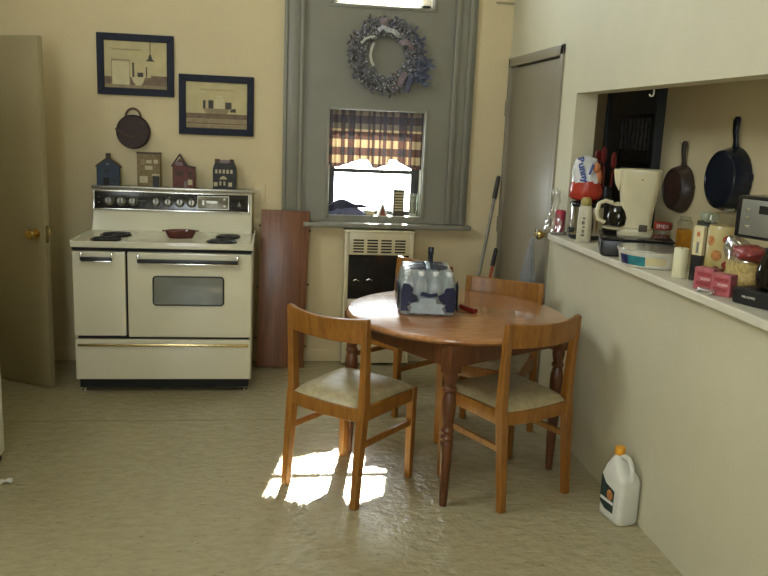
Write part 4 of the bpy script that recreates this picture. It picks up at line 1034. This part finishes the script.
# jar with red lid
o = on('spice_jar', 'squat glass jar with lettered red lid right of the coffee maker', 'jar', 1.925, -1.660)
B().lathe([(.036, 0), (.040, .005), (.041, .075), (.036, .088), (.037, .092)], seg=24).out('jar', 'jar_glass', o)
B().lathe([(.034, .004), (.036, .06), (.001, .061)], seg=20).out('contents', 'brown_grounds', o)
jl = B().lathe([(.040, .088), (.043, .092), (.043, .120), (.040, .124), (.001, .124)], seg=28).out('lid', 'label_red', o)
for i, chx in enumerate('EMEK'):
    a = math.radians(238 + (i - 1.5) * 22)
    text('lid_letter', chx, .026, 'white_ink', jl, (.0437 * math.cos(a), .0437 * math.sin(a), .106), (PI / 2, 0, a + PI / 2), .0004)
o = on('salt_shaker', 'tiny chrome topped shaker between the coffee maker and red lidded jar', 'shaker', 1.745, -1.800 - .06 + .02, 0) if False else None
# orange powder jar
o = on('orange_drink_jar', 'clear jar half full of orange drink powder behind the ivory candle', 'jar', 1.975, -1.778)
o.scale = (.85, .85, 1)
B().bx(-.033, .033, -.033, .033, 0, .150, bev=.010, seg=3).out('jar', 'jar_glass', o)
B().bx(-.0335, .0335, -.0335, .0335, .003, .110, bev=.010, seg=3).out('drink_powder', 'juice', o)
B().lathe([(.030, .150), (.032, .152), (.032, .166), (.001, .167)], seg=22).out('lid', 'jar_glass', o)
# candle
o = on('pillar_candle', 'short ivory pillar candle near the ledge edge', 'candle', 1.580, -2.500)
B().lathe([(.026, 0), (.0275, .003), (.027, .112), (.025, .116), (.012, .113), (.001, .112)], seg=24).out('wax', 'candle', o)
B().cyl((0, 0, .112), (.001, 0, .124), .0012, seg=6).out('wick', 'black', o)
# ivory lighter-like pack with black foot
o = on('ivory_carton', 'tall ivory carton with orange dot and black lower half beside the candle', 'carton', 1.612, -2.566, .50)
o.scale = (.6, .75, 1)
B().bx(-.018, .018, -.028, .028, .0, .212, bev=.006).out('carton', 'ivory_box', o)
B().bx(-.0195, .0195, -.0295, .0295, .0, .100, bev=.003).out('black_sleeve', 'black', o)
B().lathe([(.010, -.0195), (.001, -.0196)], (0, 0, .180), 16, axis='x').out('orange_dot', 'orange_ink', o, smooth=False)
B().bx(-.0192, -.0178, -.008, .006, .108, .150).out('grey_print', 'silver', o, smooth=False)
# green box and leafy wrapper
o = on('tea_carton', 'dark green carton standing behind the ivory carton', 'carton', 1.795, -2.290, -.25)
B().bx(-.03, .03, -.045, .045, 0, .200, bev=.002).out('box', 'green_box', o)
B().bx(-.031, -.0295, -.03, .03, .08, .14).out('box_label', 'leaf_foil', o, smooth=False)
o = on('herb_packet', 'pale green crumpled packet on top of the dark green carton', 'packet', 1.795, -2.290, -.25, S + .2006)
B().box((0, -.01, .020), (.055, .10, .036), (0, .0, 0), bev=.010, seg=3).jitter(.007, 30, 8).out('wrapper', 'leaf_foil', o)
for v in o.children[0].data.vertices: v.co.z = max(0.0, v.co.z)
# big canister
o = on('glass_canister', 'large glass canister with yellow floral print and clear lid', 'canister', 1.800, -2.430)
B().lathe([(.066, 0), (.070, .005), (.070, .185), (.064, .200)], seg=32).out('canister_wall', 'canister_print', o)
for a, z, q in ((3.75, .085, .022), (4.25, .15, .016), (4.75, .07, .024), (3.3, .14, .02), (4.3, .05, .014), (4.9, .15, .016)):
    B().sph((.069 * math.cos(a), .069 * math.sin(a), z), (q, q, q), 2).out('flower_print', 'label_fruit' if q > .018 else 'label_red', o)
    for v in o.children[-1].data.vertices: k_ = .0708 / max(.001, math.hypot(v.co.x, v.co.y)); v.co.x *= k_; v.co.y *= k_
B().lathe([(.064, .199), (.064, .218), (.071, .221), (.071, .240), (.05, .248), (.020, .250), (.018, .258), (.020, .268), (.001, .270)], seg=32).out('lid', 'jar_glass', o)
# pasta bag
o = on('pasta_bag', 'clear bag of yellow pasta with red printed top beside the black coffee maker', 'food bag', 1.738, -2.680)
def pb(z, w, d, ox=0, oy=0): return [Vector((ox + d * math.cos(a), oy + w * math.sin(a), z)) for a in [2 * PI * i / 22 for i in range(22)]]
b = B(); b.rings([pb(.001, .070, .040), pb(.015, .088, .05), pb(.045, .090, .052), pb(.06, .080, .046), pb(.075, .088, .05), pb(.115, .080, .048), pb(.128, .06, .035)]); b.jitter(.010, 26, 5)
for v in b.bm.verts: v.co.z = max(.001, v.co.z)
b.out('pasta', 'pasta', o, angle=70)
b = B(); b.rings([pb(.112, .088, .054, 0, -.02), pb(.135, .092, .055, 0, -.035), pb(.150, .080, .045, 0, -.04), pb(.158, .05, .03, 0, -.04)]); bmesh.ops.subdivide_edges(b.bm, edges=b.bm.edges[:], cuts=1, use_grid_fill=True); b.jitter(.012, 34, 9); b.out('red_top', 'red_foil', o, angle=70)
b = B(); b.rings([pb(.10, .095, .056), pb(.13, .092, .054, 0, .02), pb(.165, .045, .03, -.01, .06), pb(.178, .02, .012, -.01, .075)], caps=False); b.jitter(.010, 30, 2); b.out('clear_film', 'clear_plastic', o, angle=70)
b = B(); b.sph((-.012, .082, .150), (.022, .03, .018), 2).jitter(.008, 40, 3).out('twist', 'foil', o)
# pink packets
for lab, x, y, rz, h in (('rose pink sweetener box, left of the two pink boxes', 1.558, -2.738, .55, .080), ('rose pink sweetener box nearest the black coffee maker', 1.562, -2.848, .50, .078)):
    o = on('sweetener_box', lab, 'box', x, y, rz, group='pink boxes on the ledge')
    B().bx(-.022, .022, -.036, .036, 0, h, bev=.002).out('box', 'pink_box', o)
    for zz in (.050, .016): B().bx(-.0228, -.0218, -.028, .026, zz, zz + .014).out('box_print', 'rose_print', o, smooth=False)
    B().bx(-.0228, -.0218, -.026, .012, .036, .044).out('pale_print', 'pale_rose', o, smooth=False)
o = on('foil_wrapper', 'crumpled shiny clear wrapper in front of the pink boxes', 'wrapper', 1.520, -2.815, .2)
b = B().box((0, 0, .010), (.03, .07, .018), bev=.006, seg=3); b.jitter(.008, 50, 4)
for v in b.bm.verts: v.co.z = max(.0, v.co.z)
b.out('film', 'foil', o)
# black coffee maker at the right edge
o = on('black_coffee_maker', 'black coffee maker with silver control panel at the right edge', 'coffee maker', 1.683, -3.008, .36)
B().bx(-.125, .10, -.105, .105, 0, .055, bev=.012, seg=3).out('base', 'black', o)
B().bx(.02, .11, -.100, .100, .05, .354, bev=.012, seg=3).out('water_tank', 'black', o)
hd = B().bx(-.118, .11, -.100, .136, .218, .358, bev=.012, seg=3).out('brew_head', 'black_gloss', o)
cp2 = B().bx(-.122, -.117, -.080, .112, .230, .346, bev=.002).out('control_face', 'silver', hd)
B().bx(-.124, -.121, -.006, .044, .304, .330).out('clock_display', 'panel_black', cp2, smooth=False)
for zz in (.258, .286, .314):
    B().bx(-.124, -.121, -.052, -.034, zz - .005, zz + .005, bev=.001).out('button', 'chrome', cp2)
    B().bx(-.124, -.121, .076, .092, zz - .005, zz + .005, bev=.001).out('button', 'chrome', cp2)
c2 = B().lathe([(.050, .058), (.062, .066), (.068, .10), (.060, .145), (.046, .180), (.044, .180), (.058, .144), (.065, .10), (.06, .07), (.001, .064)], (-.045, 0, 0), 28).out('carafe', 'carafe_glass', o)
B().lathe([(.001, .066), (.058, .068), (.0635, .10), (.0615, .120), (.001, .121)], (-.045, 0, 0), 24).out('coffee', 'black_gloss', c2)
B().lathe([(.048, .178), (.05, .19), (.03, .20), (.001, .20)], (-.045, 0, 0), 24).out('carafe_lid', 'black', c2)
text('base_lettering', 'MR.COFFEE', .010, 'white_ink', o, (-.1256, .040, .028), (PI / 2, 0, -PI / 2), .0006)

cl = thing('passage_fill_lamp', 'unseen glass globe lamp added as fill in the passage behind the pass-through', 'ceiling lamp', (1.93, -1.15, H))  # lamp out of view, added to brighten the dark passage
B().lathe([(.07, -.03), (.07, -.0005)], seg=28).out('lamp_base', 'white_plastic', cl)
B().lathe([(.05, -.03), (.09, -.06), (.10, -.10), (.08, -.15), (.03, -.175), (.001, -.178)], seg=28).out('globe', 'jar_glass', cl)
# ------------------------------------------------------------------ camera
f_, yaw, pit, rol, ch_, D_ = 799.95, .14201, .19676, .04308, 1.61349, 5.40261
F = Vector((math.sin(yaw) * math.cos(pit), math.cos(yaw) * math.cos(pit), -math.sin(pit)))
Rv = Vector((math.cos(yaw), -math.sin(yaw), 0)); U = Rv.cross(F)
Xi = Rv * math.cos(rol) + U * math.sin(rol); Yi = -Rv * math.sin(rol) + U * math.cos(rol)
cd = bpy.data.cameras.new('camera'); cam = bpy.data.objects.new('camera', cd); COL.objects.link(cam)
cd.sensor_width = 36; cd.lens = f_ / 768 * 36; cd.clip_start = .05
mw = Matrix.Identity(4)
for i in range(3): mw[i][0], mw[i][1], mw[i][2] = Xi[i], Yi[i], -F[i]
mw.translation = (0, -D_, ch_); cam.matrix_world = mw
scene.camera = cam

# ------------------------------------------------------------------ light
w = bpy.data.worlds.new('sky'); scene.world = w; w.use_nodes = True; nt = w.node_tree; nt.nodes.clear()
bgn = nt.nodes.new('ShaderNodeBackground'); on_ = nt.nodes.new('ShaderNodeOutputWorld'); nt.links.new(bgn.outputs[0], on_.inputs[0])
bgn.inputs[0].default_value = (.93, .985, 1.03, 1); bgn.inputs[1].default_value = 9
sd = bpy.data.lights.new('sun', 'SUN'); sun = bpy.data.objects.new('sun', sd); COL.objects.link(sun)
sd.energy = 34; sd.angle = math.radians(.6); sd.color = (1, .93, .80)
sun.rotation_euler = Vector((-.198, -1, -.665)).to_track_quat('-Z', 'Y').to_euler()
sun.location = (2, 6, 5)
pl = bpy.data.lights.new('passage_fill', 'POINT'); pl.energy = 3; pl.color = (1, .90, .72); pl.shadow_soft_size = .04  # added fill light inside the unseen globe
plo = bpy.data.objects.new('passage_fill', pl); COL.objects.link(plo); plo.location = (1.93, -1.15, H - .105)
def portal(name, loc, rot, sx, sy):
    l = bpy.data.lights.new(name, 'AREA'); l.shape = 'RECTANGLE'; l.size = sx; l.size_y = sy; l.cycles.is_portal = True
    o = bpy.data.objects.new(name, l); COL.objects.link(o); o.location = loc; o.rotation_euler = rot
portal('window_portal', ((W1[0] + W1[1]) / 2, .19, (W1[2] + W1[3]) / 2), (-PI / 2, 0, 0), W1[1] - W1[0], W1[3] - W1[2])
portal('window_portal', ((W2[0] + W2[1]) / 2, .19, (W2[2] + W2[3]) / 2), (-PI / 2, 0, 0), W2[1] - W2[0], W2[3] - W2[2])
portal('window_portal', (LX - .14, (LW[0] + LW[1]) / 2, (LW[2] + LW[3]) / 2), (0, -PI / 2, 0), LW[3] - LW[2], LW[1] - LW[0])
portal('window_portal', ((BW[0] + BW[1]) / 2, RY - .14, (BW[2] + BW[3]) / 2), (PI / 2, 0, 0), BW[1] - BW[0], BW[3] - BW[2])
scene.view_settings.view_transform = 'Standard'; scene.view_settings.look = 'None'
scene.view_settings.exposure = .92; scene.view_settings.gamma = 1; scene.view_settings.use_curve_mapping = False
scene.cycles.max_bounces = 10; scene.cycles.transparent_max_bounces = 24; scene.cycles.use_denoising = True
scene.cycles.sample_clamp_indirect = 6; scene.cycles.caustics_reflective = False; scene.cycles.caustics_refractive = False
